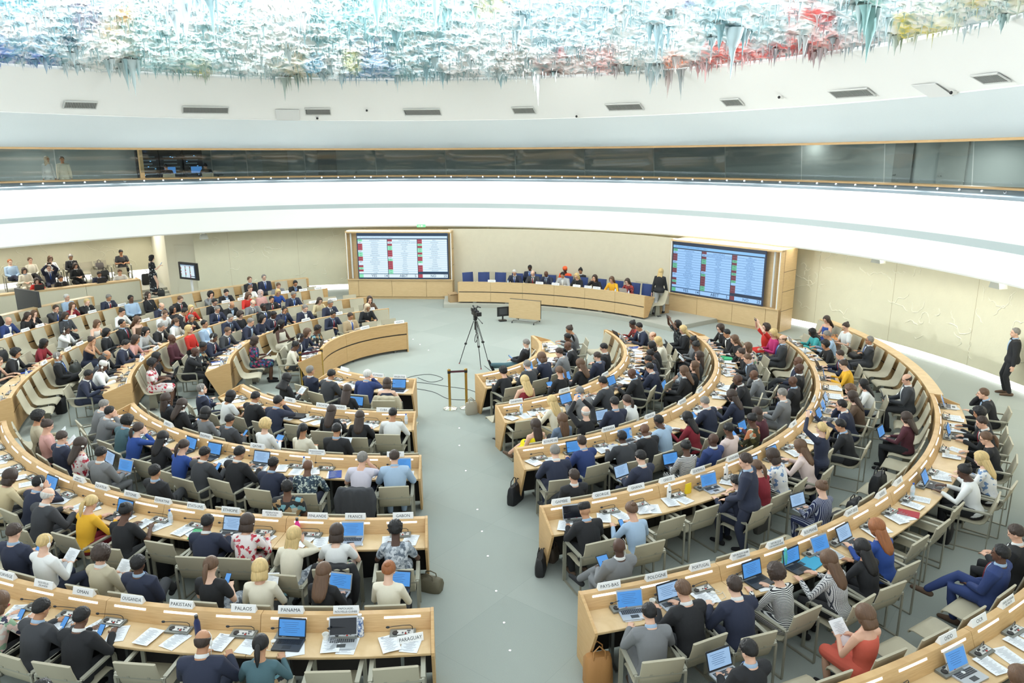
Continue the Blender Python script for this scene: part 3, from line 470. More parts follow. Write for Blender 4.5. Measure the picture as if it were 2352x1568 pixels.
for i in range(NR):
    for j in range(NA-1):
        q=i*NA+j; b.f.append((q,q+1,q+NA+1,q+NA)); b.mi.append(0)
me=bpy.data.meshes.new('ceiling'); me.from_pydata(b.v,[],b.f); me.materials.append(CPAINT); addpaint(me,paint_all(cols)); me.shade_smooth()
CEIL=struct('ceiling', me)
rs=random.Random(11)
def spike(b, cols, x, y, L, R, n=6):
    z0=cz(x,y)+.05; base=len(b.v); nr=5
    lx,ly=rs.uniform(-.06,.06)*L,rs.uniform(-.06,.06)*L
    for k in range(nr+1):
        t=k/nr; rr=R*(1-t)**1.35*(1+.25*rs.uniform(-1,1)) if k else R*1.3
        for i in range(n):
            a=2*pi*i/n; q=rr*(1+.3*rs.uniform(-1,1)); b.v.append((x+lx*t+q*cos(a),y+ly*t+q*sin(a),z0-L*t)); 
            cols.append((x,y))
    for k in range(nr):
        for i in range(n):
            j=(i+1)%n; b.f.append((base+k*n+i,base+(k+1)*n+i,base+(k+1)*n+j,base+k*n+j)); b.mi.append(0)
def fin(b, cols, name):
    me=bpy.data.meshes.new(name); me.from_pydata(b.v,[],b.f); me.materials.append(CPAINT); addpaint(me,paint_all(cols,5,1)); me.shade_smooth(); return me
def rndpos(edge=False):
    while True:
        a=radians(rs.uniform(-8,188)); r=14.5*(rs.uniform(.93,.995) if edge else sqrt(rs.uniform(.02,1)))
        x,y=RCX+r*cos(a),RCY+r*sin(a)
        if y>13.5+abs(x)*.1: return x,y
BIG=[(-12.2,26.0,1.15,.16),(-12.6,26.3,.9,.14),(-12.9,25.8,.7,.12),(.95,28.4,1.1,.13),(5.2,26.3,.9,.12),(5.5,26.0,1.0,.1),(4.7,26.6,.75,.14),(-8.3,29.4,.85,.12),(5.7,20.6,1.25,.2),(3.9,21.4,.9,.14),(-1.6,17.6,1.3,.2),(-7.6,19.2,1.2,.22),(-7.2,19.7,1.1,.16),(7.6,17.2,1.1,.16),(-3.2,19.5,1.0,.18),(-8.8,21.5,.9,.15)]
for k in range(100):
    if k<len(BIG): x,y,L,R=BIG[k]
    else: x,y=rndpos(k%3==0); L=rs.uniform(.35,.85)*(.8 if k%3 else .6); R=rs.uniform(.06,.13)
    b=MB(); cols=[]; spike(b,cols,x,y,L,R,9)
    for q in range(rs.randint(3,7)):
        a=rs.uniform(0,6.28); d=rs.uniform(.6,2)*R; spike(b,cols,x+d*cos(a),y+d*sin(a),L*rs.uniform(.3,.75),R*rs.uniform(.35,.6))
    link('stalactite',fin(b,cols,'stalactite'),CEIL)
b=MB(); cols=[]
for k in range(5200):
    x,y=rndpos(k%8==0); t=rs.random(); spike(b,cols,x,y,.10+.34*t**5,.010+.026*rs.random()*(.5+t),5)
tag(link('stalactites',fin(b,cols,'stalactites'),CEIL),None,None,kind='stuff')
# ---------------------------------------------------------------- furniture prototypes (meshes shared by all copies)
def rail(b, pts, w, t):   # flat bar of width w (along x) and thickness t following pts (y,z) in the plane x=0 -> offset later
    pass
def side_frame(x):
    b=MB(); w=.042
    # rounded loop: front leg, arm, rear leg, floor runner
    P=[(.25,.012),(.25,.60),(.243,.635),(.225,.655),(.19,.662),(-.24,.662),(-.262,.652),(-.268,.63),(-.268,.02),(-.262,.008),(.24,.008)]
    n=len(P); T=.017
    for i in range(n):
        y0,z0=P[i]; y1,z1=P[(i+1)%n]; dx,dz=y1-y0,z1-z0; L=hypot(dx,dz)
        if L<1e-4: continue
        wd=.05 if i<5 else (.03 if i<8 else .028)
        if i==4: wd=.05
        a=atan2(dz,dx); b.box((x,(y0+y1)/2,(z0+z1)/2),(wd,L+T*.8,T+(.008 if i<5 else 0)),0,a)
    return b
CH={}
b=side_frame(.285); CH['frame_r']=b.mesh('chair_side_frame',FRAME,30); b=side_frame(-.285); CH['frame_l']=b.mesh('chair_side_frame',FRAME,30)
b=MB()
prof=[(.25,.425),(.24,.448),(.15,.458),(-.06,.446),(-.14,.455),(-.19,.49),(-.222,.56),(-.245,.645)]
def shell(prof,w,t,x0=0):
    top=[Vector((y,z)) for y,z in prof]; bot=[]
    for i,p in enumerate(top):
        d=(top[min(i+1,len(top)-1)]-top[max(i-1,0)]).normalized(); nn=Vector((-d.y,d.x)); bot.append(p+nn*(t if True else 0))
    b=MB(); k=len(top)
    xs=[-w/2,-w/2+.012,w/2-.012,w/2]
    rings=[]
    for xi,x in enumerate(xs):
        s=.35 if xi in (0,3) else 1
        mid=[(a+c)/2 for a,c in zip(top,bot)]
        ring=[mid[i]+(top[i]-mid[i])*s for i in range(k)]+[mid[i]+(bot[i]-mid[i])*s for i in range(k-1,-1,-1)]
        rings.append([(x,p.x,p.y) for p in ring])
    b.loft(rings); return b
CH['seat']=shell(prof,.5,.022).mesh('chair_seat',BEIGE2,50)
CH['back']=shell([(-.232,.60),(-.262,.70),(-.288,.79),(-.305,.875)],.49,.03).mesh('chair_backrest',BEIGE,50)
b=MB(); b.box((0,-.272,.652),(.57,.016,.028)); b.box((-.12,-.275,.668),(.03,.03,.02)); b.box((.12,-.275,.668),(.03,.03,.02)); CH['rail']=b.mesh('chair_rear_rail',FRAME)
b=MB(); b.box((0,.06,.225),(.05,.035,.41)); b.box((0,.06,.43),(.56,.03,.02)); b.box((0,.06,.012),(.56,.03,.016)); CH['post']=b.mesh('chair_support',FRAME)
def armchair(M,label,group):
    t=thing('armchair',M,label,'chair',group)
    link('seat',CH['seat'],t); link('backrest',CH['back'],t); link('side_frame',CH['frame_r'],t); link('side_frame',CH['frame_l'],t); link('rear_rail',CH['rail'],t)
    return t
FS={}
FS['shell']=shell([(.30,.40),(.285,.438),(.22,.458),(.0,.44),(-.10,.445),(-.165,.49),(-.205,.59),(-.25,.74),(-.285,.87),(-.30,.93)],.5,.026).mesh('panel_seat_shell',BEIGE,50)
b=MB(); b.prism_x([(-.13,0),(.07,0),(.04,.41),(-.10,.41)],-.035,.035); FS['ped']=b.mesh('pedestal',FRAME)
b=MB(); b.box((0,-.06,.008),(.34,.12,.016)); b.box((0,-.03,.415),(.3,.2,.02)); b.ell((-.17,.02,.01),(.03,.03,.012)); b.ell((.17,.02,.01),(.03,.03,.012)); FS['base']=b.mesh('pedestal_base',DGREY)
def panel_seat(M,label,group):
    t=thing('panel_seat',M,label,'seat',group)
    link('seat_shell',FS['shell'],t); link('pedestal',FS['ped'],t); link('base_plate',FS['base'],t); return t
# microphone console
b=MB(); b.box((0,0,.012),(.30,.135,.024)); b.prism_x([(-.066,.024),(.066,.024),(.066,.034)],-.148,.148); CS_body=b.mesh('console_body',CONS)
b=MB(); b.box((.03,0,.034),(.19,.075,.006),0,radians(4)); CS_plate=b.mesh('console_plate',SILV)
b=MB(); b.lathe([(0,0),(.036,0),(.034,.008),(0,.008)],(-.085,0,.03),16); CS_spk=b.mesh('console_speaker',BLACK,40)
b=MB()
for k in range(3): b.box((.0+k*.035,-.012,.041),(.016,.014,.006))
b.box((.07,.02,.041),(.04,.012,.006)); CS_btn=b.mesh('console_buttons',smat('btn_grey',90,92,96))
b=MB(); b.box((.035,-.03,.04),(.022,.014,.006)); CS_red=b.mesh('console_red_key',smat('btn_red',190,60,50))
b=MB(); b.tube([(.11,.045,.035),(.11,.045,.075),(.085,.04,.098),(.0,.02,.112),(-.10,-.01,.125),(-.15,-.03,.132)],.0042,6); CS_goose=b.mesh('gooseneck',BLACK,80)
b=MB(); b.ell((-.165,-.034,.134),(.024,.014,.014)); CS_head=b.mesh('microphone_head',BLACK,80)
def console(M,label):
    t=thing('microphone_console',M,label,'console','microphone consoles along the desks')
    link('housing',CS_body,t); link('faceplate',CS_plate,t); link('loudspeaker_grille',CS_spk,t); link('keys',CS_btn,t); link('red_key',CS_red,t)
    g=link('gooseneck',CS_goose,t); link('microphone_head',CS_head,g); return t
# desk sections
def P_(b,prof,R,w,n=8,a_off=0):
    a0,a1=-w/2,w/2
    rings=[]
    for k in range(n+1):
        a=a0+(a1-a0)*k/n+a_off
        rings.append([((R+dr)*cos(a)-R,(R+dr)*sin(a),z) for dr,z in prof])
    b.loft(rings)
DK={}
def desk_meshes(R,w):
    key=(round(R,2),round(w,4))
    if key in DK: return DK[key]
    g=w-.006/R; d={}
    b=MB(); P_(b,[(.02,.705),(.56,.705),(.565,.715),(.565,.735),(.56,.74),(.02,.74)],R,g); d['top']=b.mesh('desk_top',OAKT,40)
    b=MB(); P_(b,[(-.022,.585),(.0,.585),(.0,.90),(-.022,.90)],R,g); d['fu']=b.mesh('desk_upper_panel',OAK,40)
    b=MB(); P_(b,[(-.022,.09),(.0,.09),(.0,.545),(-.022,.545)],R,g); d['fl']=b.mesh('desk_lower_panel',OAK,40)
    b=MB(); P_(b,[(.004,.06),(.02,.06),(.02,.74),(.004,.74)],R,g); d['gap']=b.mesh('desk_backing',DARKM,40)
    b=MB(); P_(b,[(-.03,.90),(-.03,.925),(.05,.925),(.058,.918),(.13,.742),(.0,.742),(.0,.90)],R,g); d['ledge']=b.mesh('desk_ledge',OAK,30)
    d['led']=[]
    for k in range(3):
        b=MB(); P_(b,[(.066,.900),(.0665,.897),(.075,.8765),(.079,.8785),(.070,.9005)],R,.40*w/3*1.6,4,(k-1)*w/3); d['led'].append(b.mesh('reading_light',LED,40))
    b=MB()
    for s in (-1,1):
        a=s*w*.33; M=Matrix.Translation(((R+.2)*cos(a)-R,(R+.2)*sin(a),0))@Matrix.Rotation(a,4,'Z')
        d['leg%d'%s]=None
        q=MB(); q.box((0,0,.36),(.08,.04,.70)); q.box((.02,0,.012),(.36,.05,.02)); 
        me=q.mesh('desk_leg',STEEL); me.transform(M); d['leg%d'%s]=me
    DK[key]=d; return d
def endpanel():
    b=MB(); pts=[(-.03,0.0),(-.03,.93),(.055,.93),(.575,.745),(.575,.70),(.24,0.0)]
    V=[Vector((x,-.018,z)) for x,z in pts]+[Vector((x,.018,z)) for x,z in pts]; n=len(pts)
    b.add([tuple(p) for p in V],[tuple(range(n)),tuple(range(n,2*n))[::-1]]+[(i,n+i,n+(i+1)%n,(i+1)%n) for i in range(n)]); return b.mesh('desk_end_panel',OAK)
ENDP=endpanel()
BN={'RT':'right','LL':'lower-left','UL':'upper-left'}
REF={'RT':'aisle','LL':'aisle','UL':'podium'}
ROWN=['first','second','third','fourth','fifth','sixth']
def desk_run(b,i):
    R=RAD[b][i-1]; lo,hi=EXT[(b,i)]; arc=radians(hi-lo); n=max(1,round(R*arc/1.98)); w=arc/n
    for k in range(n):
        a=radians(lo)+w*(k+.5)
        idx = k if b in('RT','UL') else n-1-k
        A=a
        M=Matrix.Translation((DCX+R*cos(A),DCY+R*sin(A),0))@Matrix.Rotation(A,4,'Z')
        t=thing('conference_desk',M,f"curved oak desk section, {ORD[idx]} from {REF[b]} in {ROWN[i-1]} {BN[b]} row",'desk','curved conference desk sections')
        d=desk_meshes(R,w)
        link('tabletop',d['top'],t); link('front_panel',d['fu'],t); link('front_panel',d['fl'],t); link('backing_panel',d['gap'],t); l=link('ledge',d['ledge'],t)
        for q in d['led']: link('reading_light',q,l)
        link('leg',d['leg-1'],t); link('leg',d['leg1'],t)
        for s,e in ((-1,k==0),(1,k==n-1)):
            if e:
                aa=s*(w/2+.018/R); Mx=Matrix.Translation((R*cos(aa)-R,R*sin(aa),0))@Matrix.Rotation(aa,4,'Z'); link('end_panel',ENDP,t,Mx)
def panel_run(b,i):
    R=RAD[b][i-1]; lo,hi=PAN[(b,i)]; arc=radians(hi-lo); n=max(1,round(R*arc/1.98)); w=arc/n; g=w-.006/R
    me=[MB() for _ in range(4)]
    P_(me[0],[(-.022,.585),(.0,.585),(.0,.90),(-.022,.90)],R,g); P_(me[1],[(-.022,.09),(.0,.09),(.0,.545),(-.022,.545)],R,g)
    P_(me[2],[(.004,.0),(.02,.0),(.02,.90),(.004,.90)],R,g); P_(me[3],[(-.03,.90),(-.03,.925),(.24,.925),(.24,.88),(.02,.88),(.02,.90)],R,g)
    mm=[me[0].mesh('seat_panel_upper',OAK,40),me[1].mesh('seat_panel_lower',OAK,40),me[2].mesh('seat_panel_backing',DARKM,40),me[3].mesh('seat_panel_cap',OAKP,40)]
    for k in range(n):
        A=radians(lo)+w*(k+.5); M=Matrix.Translation((DCX+R*cos(A),DCY+R*sin(A),0))@Matrix.Rotation(A,4,'Z')
        idx=k if b!='LL' else n-1-k
        t=thing('seating_panel',M,f"curved oak panel behind wall-side seats, {ORD[idx]} section of {ROWN[i-1]} {BN[b]} row",'panel','curved oak seating panels')
        link('upper_panel',mm[0],t); link('lower_panel',mm[1],t); link('backing_panel',mm[2],t); link('cap',mm[3],t)
for key in EXT: desk_run(*key)
for key in PAN: panel_run(*key)
# laptops, phones, tablets, papers
def laptop_meshes(base,lidm,scr):
    b=MB(); b.rbox((0,0,.009),(.33,.23,.018),.012); m1=b.mesh('laptop_base',base,40)
    b=MB()
    for r in range(4):
        for c in range(12): b.box((-.13+c*.0237,.075-r*.022,.0195),(.019,.017,.003))
    b.box((0,-.055,.0185),(.10,.06,.001)); m2=b.mesh('laptop_keys',BLACK if base is LAPB else DGREY)
    b=MB(); b.rbox((0,0,.006),(.33,.225,.010),.012); m3=b.mesh('laptop_lid',lidm,40)
    b=MB(); b.box((0,0,.0115),(.305,.185,.001)); m4=b.mesh('laptop_display',scr)
    b=MB()
    for k in range(6): b.box((-.02+.01*(k%2),.06-k*.022,.0122),(.2-.03*(k%3),.004,.0006))
    m5=b.mesh('laptop_text_lines',smat('screen_text',70,110,160) )
    return m1,m2,m3,m4,m5
LT=[laptop_meshes(LAPB,LAPB,SCRB),laptop_meshes(LAPS,LAPS,SCRB),laptop_meshes(LAPS,LAPB,SCRW),laptop_meshes(LAPB,LAPB,SCRB),laptop_meshes(LAPS,LAPS,SCRD)]
def laptop(M,label,k=0,tilt=20):
    m=LT[k]; t=thing('laptop',M,label,'laptop','open laptops in the hall')
    base=link('base',m[0],t); link('keyboard',m[1],base)
    ML=Matrix.Translation((0,.115,.018))@Matrix.Rotation(radians(90-tilt),4,'X')@Matrix.Translation((0,.1125,-.006))
    lid=link('lid',m[2],t,ML); link('display',m[3],lid)
    if k!=4: link('text_lines',m[4],lid)
    return t
b=MB(); b.rbox((0,0,.0045),(.075,.15,.009),.01); PH1=b.mesh('phone_body',BLACK,40)
b=MB(); b.box((0,0,.0095),(.066,.135,.001)); PH2=b.mesh('phone_screen',SCRB)
def phone(M,label):
    t=thing('mobile_phone',M,label,'phone','mobile phones in hand'); link('case',PH1,t); link('display',PH2,t); return t
b=MB(); b.rbox((0,0,.004),(.18,.25,.008),.01); TB1=b.mesh('tablet_body',BLACK,40)
b=MB(); b.box((0,0,.0085),(.16,.225,.001)); TB2=b.mesh('tablet_screen',SCRB)
def tablet(M,label):
    t=thing('tablet',M,label,'tablet','tablets in the hall'); link('case',TB1,t); link('display',TB2,t); return t
def paper_mesh(seed):
    r=random.Random(seed); b=MB(); nx,ny=4,5; c=r.uniform(.002,.006)
    for z0 in (0,.003):
        for j in range(ny):
            for i in range(nx):
                x=-.105+.21*i/(nx-1); y=-.148+.297*j/(ny-1); b.v.append((x,y,z0+c*abs(sin(i*1.9+j+seed))))
    q=nx*ny
    for j in range(ny-1):
        for i in range(nx-1):
            a=j*nx+i; b.f.append((q+a,q+a+1,q+a+nx+1,q+a+nx)); b.f.append((a,a+nx,a+nx+1,a+1)); b.mi+= [0,0]
    ed=[i for i in range(nx)]+[nx-1+nx*j for j in range(1,ny)]+[nx*(ny-1)+i for i in range(nx-2,-1,-1)]+[nx*j for j in range(ny-2,0,-1)]
    for k in range(len(ed)):
        a,c2=ed[k],ed[(k+1)%len(ed)]; b.f.append((a,c2,q+c2,q+a)); b.mi.append(0)
    b.cur=1
    for k in range(r.randint(9,15)): b.box((-.01*(k%2),.11-k*.017,.0125),(.15-.04*((k*7+seed)%3),.0035,.0008))
    if seed%3==0: b.box((-.06,.125,.0125),(.03,.012,.0008))
    return b.mesh('paper_sheet',[PAPER,smat('print_grey',168,174,182)],60)
PM=[paper_mesh(s) for s in range(6)]
b=MB(); b.box((0,0,.004),(.215,.3,.008)); FOLD={c:None for c in ('blue','green','red','white')}
for c,(r_,g_,b_2) in dict(blue=(46,72,150),green=(70,190,120),red=(170,50,60),white=(224,228,232)).items():
    q=MB(); q.box((0,0,.004),(.215,.3,.008)); FOLD[c]=q.mesh('folder_'+c,smat('folder_'+c,r_,g_,b_2))
# bottles and cups
b=MB(); b.lathe([(0,0),(.032,0),(.034,.02),(.034,.12),(.028,.15),(.013,.18),(.013,.195),(0,.195)],n=14); BT1=b.mesh('bottle_body',CLEAR,50)
b=MB(); b.lathe([(.0345,.06),(.0352,.06),(.0352,.11),(.0345,.11)],n=14); BT2=b.mesh('bottle_label',smat('label_white',226,232,240),50)
b=MB(); b.lathe([(0,.19),(.016,.19),(.016,.212),(0,.212)],n=12); BT3=b.mesh('bottle_cap',smat('cap_blue',40,80,170),50)
def bottle(M,label,cap=None,body=None):
    t=thing('water_bottle',M,label,'bottle'); link('body',body or BT1,t); link('label_band',BT2,t) if not body else None; link('cap',cap or BT3,t); return t
b=MB(); b.lathe([(0,0),(.026,0),(.038,.09),(.040,.09),(.036,.088),(.024,.004),(0,.004)],n=14); CUPM=b.mesh('paper_cup',smat('cup_white',238,238,232),50)
# lettering
def text_mesh(s, size, mat_, align='CENTER', bold=False):
    c=bpy.data.curves.new('lettering','FONT'); c.body=s; c.size=size; c.align_x=align; c.align_y='CENTER'; c.resolution_u=2
    if bold: c.offset=size*.009
    o=bpy.data.objects.new('tmp',c); me=evaluated_mesh(o); bpy.data.curves.remove(c)
    me.materials.clear(); me.materials.append(mat_); return me
def fit_text(s,size,width,mat_,**k):
    me=text_mesh(s,size,mat_,**k)
    if len(me.vertices):
        xs=[v.co.x for v in me.vertices]; w_=max(xs)-min(xs)
        if w_>width: me.transform(Matrix.Scale(width/w_,4,(1,0,0)))
    return me
b=MB(); b.prism_x([(-.035,0),(.035,0),(.004,.088),(-.004,.088)],-.15,.15); NPM=b.mesh('name_card',PLATE)
ang=atan2(.088,.031)
def nameplate(M,s):
    lab=s.replace('|',' ').replace('- ','-')
    t=thing('name_plate',M,(f"white name plate reading {lab} on desk ledge" if s else "white name plate with illegible lettering, right of the first lower-left desk end"),'name plate','country name plates on the desk ledges')
    link('card',NPM,t)
    if not s: return t
    L=s.split('|')
    for side in (0,1):
        for k,q in enumerate(L):
            sz=.058 if len(L)==1 else .034
            me=fit_text(q,sz,.26,INK)
            yy=.044 if len(L)==1 else (.061-.034*k)
            # local text plane: x right, y up the slope
            d=-1 if side==0 else 1
            Mx=Matrix.Rotation(pi if side else 0,4,'Z')@Matrix.Translation((0,-.035,0))@Matrix.Rotation(ang,4,'X')@Matrix.Translation((0,yy,.0012))
            link('lettering',me,t,Mx)
    return t
# ---------------------------------------------------------------- people
def ik(a,b_,l1,l2,pole):
    a,b_=Vector(a),Vector(b_); d=b_-a; L=d.length
    if L>(l1+l2)*.998: b_=a+d*((l1+l2)*.998/L); d=b_-a; L=d.length
    x=(l1*l1-l2*l2+L*L)/(2*L); h=sqrt(max(0,l1*l1-x*x)); u=d/L
    p=Vector(pole); p=(p-u*p.dot(u)); p=p.normalized() if p.length>1e-5 else Vector((0,0,1))
    return a+u*x+p*h, b_
POSE={ # lean, hip height, hands (right, left), head pitch, head yaw, legs
 'd':(16,.55,((.17,.44,.785),(-.15,.46,.785)),24,0,'sit'),
 'f':(17,.55,((.09,.28,1.04),(-.17,.42,.785)),10,-6,'sit'),
 'l':(4,.55,((.10,.36,.69),(-.10,.36,.69)),22,4,'sit'),
 'r':(2,.55,((.09,.30,.76),(-.09,.31,.76)),26,6,'sit'),
 'c':(-5,.55,((.05,.24,.64),(-.06,.25,.63)),2,10,'cross'),
 'q':(-3,.55,((.05,.30,.78),(-.10,.32,.72)),20,-8,'cross'),
 'x':(-3,.55,((-.13,.20,.86),(.13,.22,.83)),-4,-10,'sit'),
 'u':(2,.55,((.09,.30,1.34),(-.09,.30,1.34)),-6,0,'sit'),
 'e':(-14,.55,((.05,.28,.70),(-.05,.28,.70)),20,-8,'ext'),
 'w':(0,.93,((.25,.02,.78),(-.25,.02,.78)),0,8,'stand'),
 'k':(1,.93,((.06,.30,1.22),(-.20,.06,.84)),14,0,'stand'),
 'b':(34,.90,((.10,.52,.98),(-.12,.50,.96)),22,-20,'stand'),
 'g':(6,.93,((.24,.26,.98),(-.14,.30,.95)),20,20,'stand'),
 'v':(2,.93,((.10,.30,1.72),(-.10,.30,1.72)),-4,0,'stand'),
 'a':(3,.93,((.24,.16,.80),(-.24,-.10,.80)),4,0,'walk'),
}
class Fig: pass
def skeleton(pose,sex):
    lean,hz,hands,hp,hy,legs=POSE[pose]; F=Fig(); f=sex=='F'
    F.u=Vector((0,sin(radians(lean)),cos(radians(lean)))); F.fw=Vector((0,cos(radians(lean)),-sin(radians(lean))))
    F.P=Vector((0,0,hz)); F.k=.88 if f else 1.0
    F.S=[F.P+F.u*.420+Vector((s*(.150 if f else .178),0,0)) for s in (1,-1)]
    F.E=[];F.W=[]
    for s,h in zip((0,1),hands):
        x=1 if s==0 else -1
        e,wq=ik(F.S[s],h,.29,.26,(x*(.75 if pose not in 'uv' else 1.3),-.35 if pose not in 'uv' else .1,-1 if pose not in 'uv' else -.5)); F.E.append(e);F.W.append(wq)
    F.H=[F.P+Vector((s*.09,0,-.01)) for s in (1,-1)]
    if legs=='sit': ank=[(.11,.40,.09),(-.12,.36,.09)]
    elif legs=='cross': ank=[(-.10,.70,.34),(-.10,.36,.09)]
    elif legs=='ext': ank=[(.06,.92,.42),(-.04,.90,.52)]
    elif legs=='walk': ank=[(.08,.26,.10),(-.08,-.24,.13)]
    else: ank=[(.11,.03,.085),(-.11,-.03,.085)]
    F.K=[];F.A=[]
    for s in (0,1):
        e,wq=ik(F.H[s],ank[s],.44,.43,(.1 if s==0 else -.1,1,1 if legs in('sit','cross') else .1)); F.K.append(e);F.A.append(wq)
    if legs=='cross': F.K[0]=Vector((.0,.42,.66)); F.A[0]=Vector((-.16,.72,.36))
    F.nb=F.P+F.u*.508
    hd=(F.u+F.fw*.25).normalized()
    F.hc=F.nb+hd*.131
    F.HM=Matrix.Translation(F.hc)@Matrix.Rotation(radians(hy),4,'Z')@Matrix.Rotation(-radians(hp),4,'X')
    F.pose=pose;F.sex=sex;F.legs=legs
    return F
def torso(b,F,inf=0,lo=-.10,hi=.50,flare=0,seat=True):
    T=[(-.11,.15,.115),(-.06,.172,.132),(0,.170,.128),(.07,.155,.115),(.13,.148,.108),(.22,.162,.115),(.31,.172,.118),(.37,.166,.110),(.415,.140,.100),(.45,.104,.086),(.48,.078,.072),(.515,.060,.060)]
    if F.sex=='F': T=[(s,a*(1.02 if s<.05 else .84),b2*(.98 if s<.05 else (.90 if s<.2 else 1.02))) for s,a,b2 in T]
    rings=[]
    Rs=[t for t in T if lo-1e-6<=t[0]<=hi+1e-6]
    for s,a,b2 in Rs:
        c=F.P+F.u*s; a+=inf+(flare if s<.05 else 0); b2+=inf+(flare if s<.05 else 0)
        rings.append([c+Vector((a*cos(t),0,0))+F.fw*(b2*sin(t)) for t in [2*pi*i/18 for i in range(18)]])
    b.loft(rings)
def limb(b,p,r,inf=0): b.tube(p,[x+inf for x in r],12,roundcap=True)
def lerp(a,c,t): return a+(c-a)*t
def arms(b,F,inf,end=1.0,sh=0):
    k=.86 if F.sex=='F' else 1
    for s in (0,1):
        S,E,W=F.S[s],F.E[s],F.W[s]
        inner=lerp(F.P+F.u*.42,S,.45)
        if end>1: pts=[inner,S,lerp(S,E,.5),E,lerp(E,W,.5),lerp(E,W,end-1)]; r=[.07,.064+sh,.050,.043,.036,.029]
        else: pts=[inner,S,lerp(S,E,end*.6),lerp(S,E,end)]; r=[.07,.064+sh,.054,.050]
        limb(b,pts,[x*k for x in r],inf)
def legs_(b,F,inf,end=2.0):
    for s in (0,1):
        H,K,A=F.H[s],F.K[s],F.A[s]
        if end>1: pts=[H,lerp(H,K,.5),K,lerp(K,A,.4),lerp(K,A,end-1)]; r=[.090,.078,.058,.054,.040]
        else: pts=[H,lerp(H,K,.5),lerp(H,K,end)]; r=[.090,.080,.064]
        limb(b,pts,r,inf)
def hand(b,F,s):
    W,E=F.W[s],F.E[s]; d=(W-E).normalized(); x=1 if s==0 else -1
    if F.pose in 'dflrcqxeukvg' : d=(d*.6+Vector((-x*.25,.6,-.1))).normalized()
    if F.pose in 'uv': d=Vector((-x*.35,.25,.9)).normalized()
    if F.pose=='f' and s==0: d=Vector((-.4,.1,.9)).normalized()
    side=d.cross(Vector((0,0,1))); side=side.normalized() if side.length>.1 else Vector((x,0,0))
    if F.pose in 'wa': side=Vector((0,1,0))
    nrm=side.cross(d).normalized()
    thumb_s = -x if F.pose not in 'wa' else 1
    for q in (-.024,-.008,.008,.024): b.tube([W+side*q*.6,W+d*.045+side*q,W+d*.085+side*q],[.014,.0155,.011],8,roundcap=True)
    for i,(q,L) in enumerate(((-.031,.062),(-.0105,.078),(.0105,.082),(.031,.068))):
        if thumb_s*side.x<0: q=-q
        p0=W+d*.088+side*q; c=.9 if F.pose in 'uvrlkq' else .45
        p1=p0+(d-nrm*c*.4).normalized()*L*.45; p2=p1+(d-nrm*c*1.2).normalized()*L*.33; p3=p2+(d*.7-nrm*c*1.6).normalized()*L*.25
        b.tube([p0,p1,p2,p3],[.0088,.0082,.0075,.0065],7,roundcap=True)
    ts=side*(thumb_s*(1 if side.x*1>0 else -1)) if abs(side.x)>.3 else side
    p0=W+d*.025+ts*.024; b.tube([p0,p0+(d*.6+ts*.8).normalized()*.035,p0+(d*.6+ts*.8).normalized()*.035+(d*.95+ts*.25).normalized()*.03],[.012,.010,.008],7,roundcap=True)
def remesh(b,vox,smooth=3,name='m',dec=.22):
    me=bpy.data.meshes.new('t'); me.from_pydata([tuple(p) for p in b.v],[],b.f)
    bm=bmesh.new(); bm.from_mesh(me); bmesh.ops.recalc_face_normals(bm,faces=bm.faces); bm.to_mesh(me); bm.free()
    o=bpy.data.objects.new('t',me)
    r=o.modifiers.new('r','REMESH'); r.mode='VOXEL'; r.voxel_size=vox; r.use_smooth_shade=True
    if smooth: q=o.modifiers.new('s','SMOOTH'); q.factor=.5; q.iterations=smooth
    q=o.modifiers.new('d','DECIMATE'); q.ratio=dec
    res=evaluated_mesh(o); bpy.data.meshes.remove(me); res.name=name; res.materials.clear(); res.materials.append(None)
    res.shade_smooth(); return res
def ellM(b,F,c,r): b.ell(c,r,F.HM,14,10)
FIGS={};GM={}
def fig(pose,sex):
    if (pose,sex) not in FIGS:
        F=skeleton(pose,sex); FIGS[(pose,sex)]=F; b=MB()
        torso(b,F,0,-.11,.515); arms(b,F,0,2.0); legs_(b,F,-.004)
        for s in (0,1):
            hand(b,F,s); A=F.A[s]; d=Vector((0,1,0)) if F.legs in('sit','stand','walk') or (F.legs=='cross' and s==1) else (Vector((-.2,.75,.15)) if F.legs=='cross' else Vector((0,.35,.9)))
            d.normalize(); b.tube([A-d*.05-Vector((0,0,.04)),A+d*.05-Vector((0,0,.045)),A+d*.16-Vector((0,0,.06))],[.036,.038,.026],9,roundcap=True)
            F.__dict__.setdefault('foot',[]).append((A,d))
        b.tube([F.P+F.u*.46,F.nb,F.hc+Vector((0,-.01,-.05))],[.062,.056,.055],12,roundcap=True)
        ellM(b,F,(0,-.005,.025),(.077,.097,.093)); ellM(b,F,(0,.022,-.032),(.061,.070,.083)); ellM(b,F,(0,.060,-.088),(.030,.028,.024))
        ellM(b,F,(0,.094,-.012),(.012,.018,.022)); ellM(b,F,(0,.100,-.024),(.015,.014,.010))
        for x in (-1,1): ellM(b,F,(x*.077,-.006,-.012),(.009,.020,.031)); ellM(b,F,(x*.030,.079,.022),(.022,.014,.010))
        ellM(b,F,(0,.086,-.053),(.024,.012,.010))
        F.body=remesh(b,.0078,2,'body',.17)
    return FIGS[(pose,sex)]
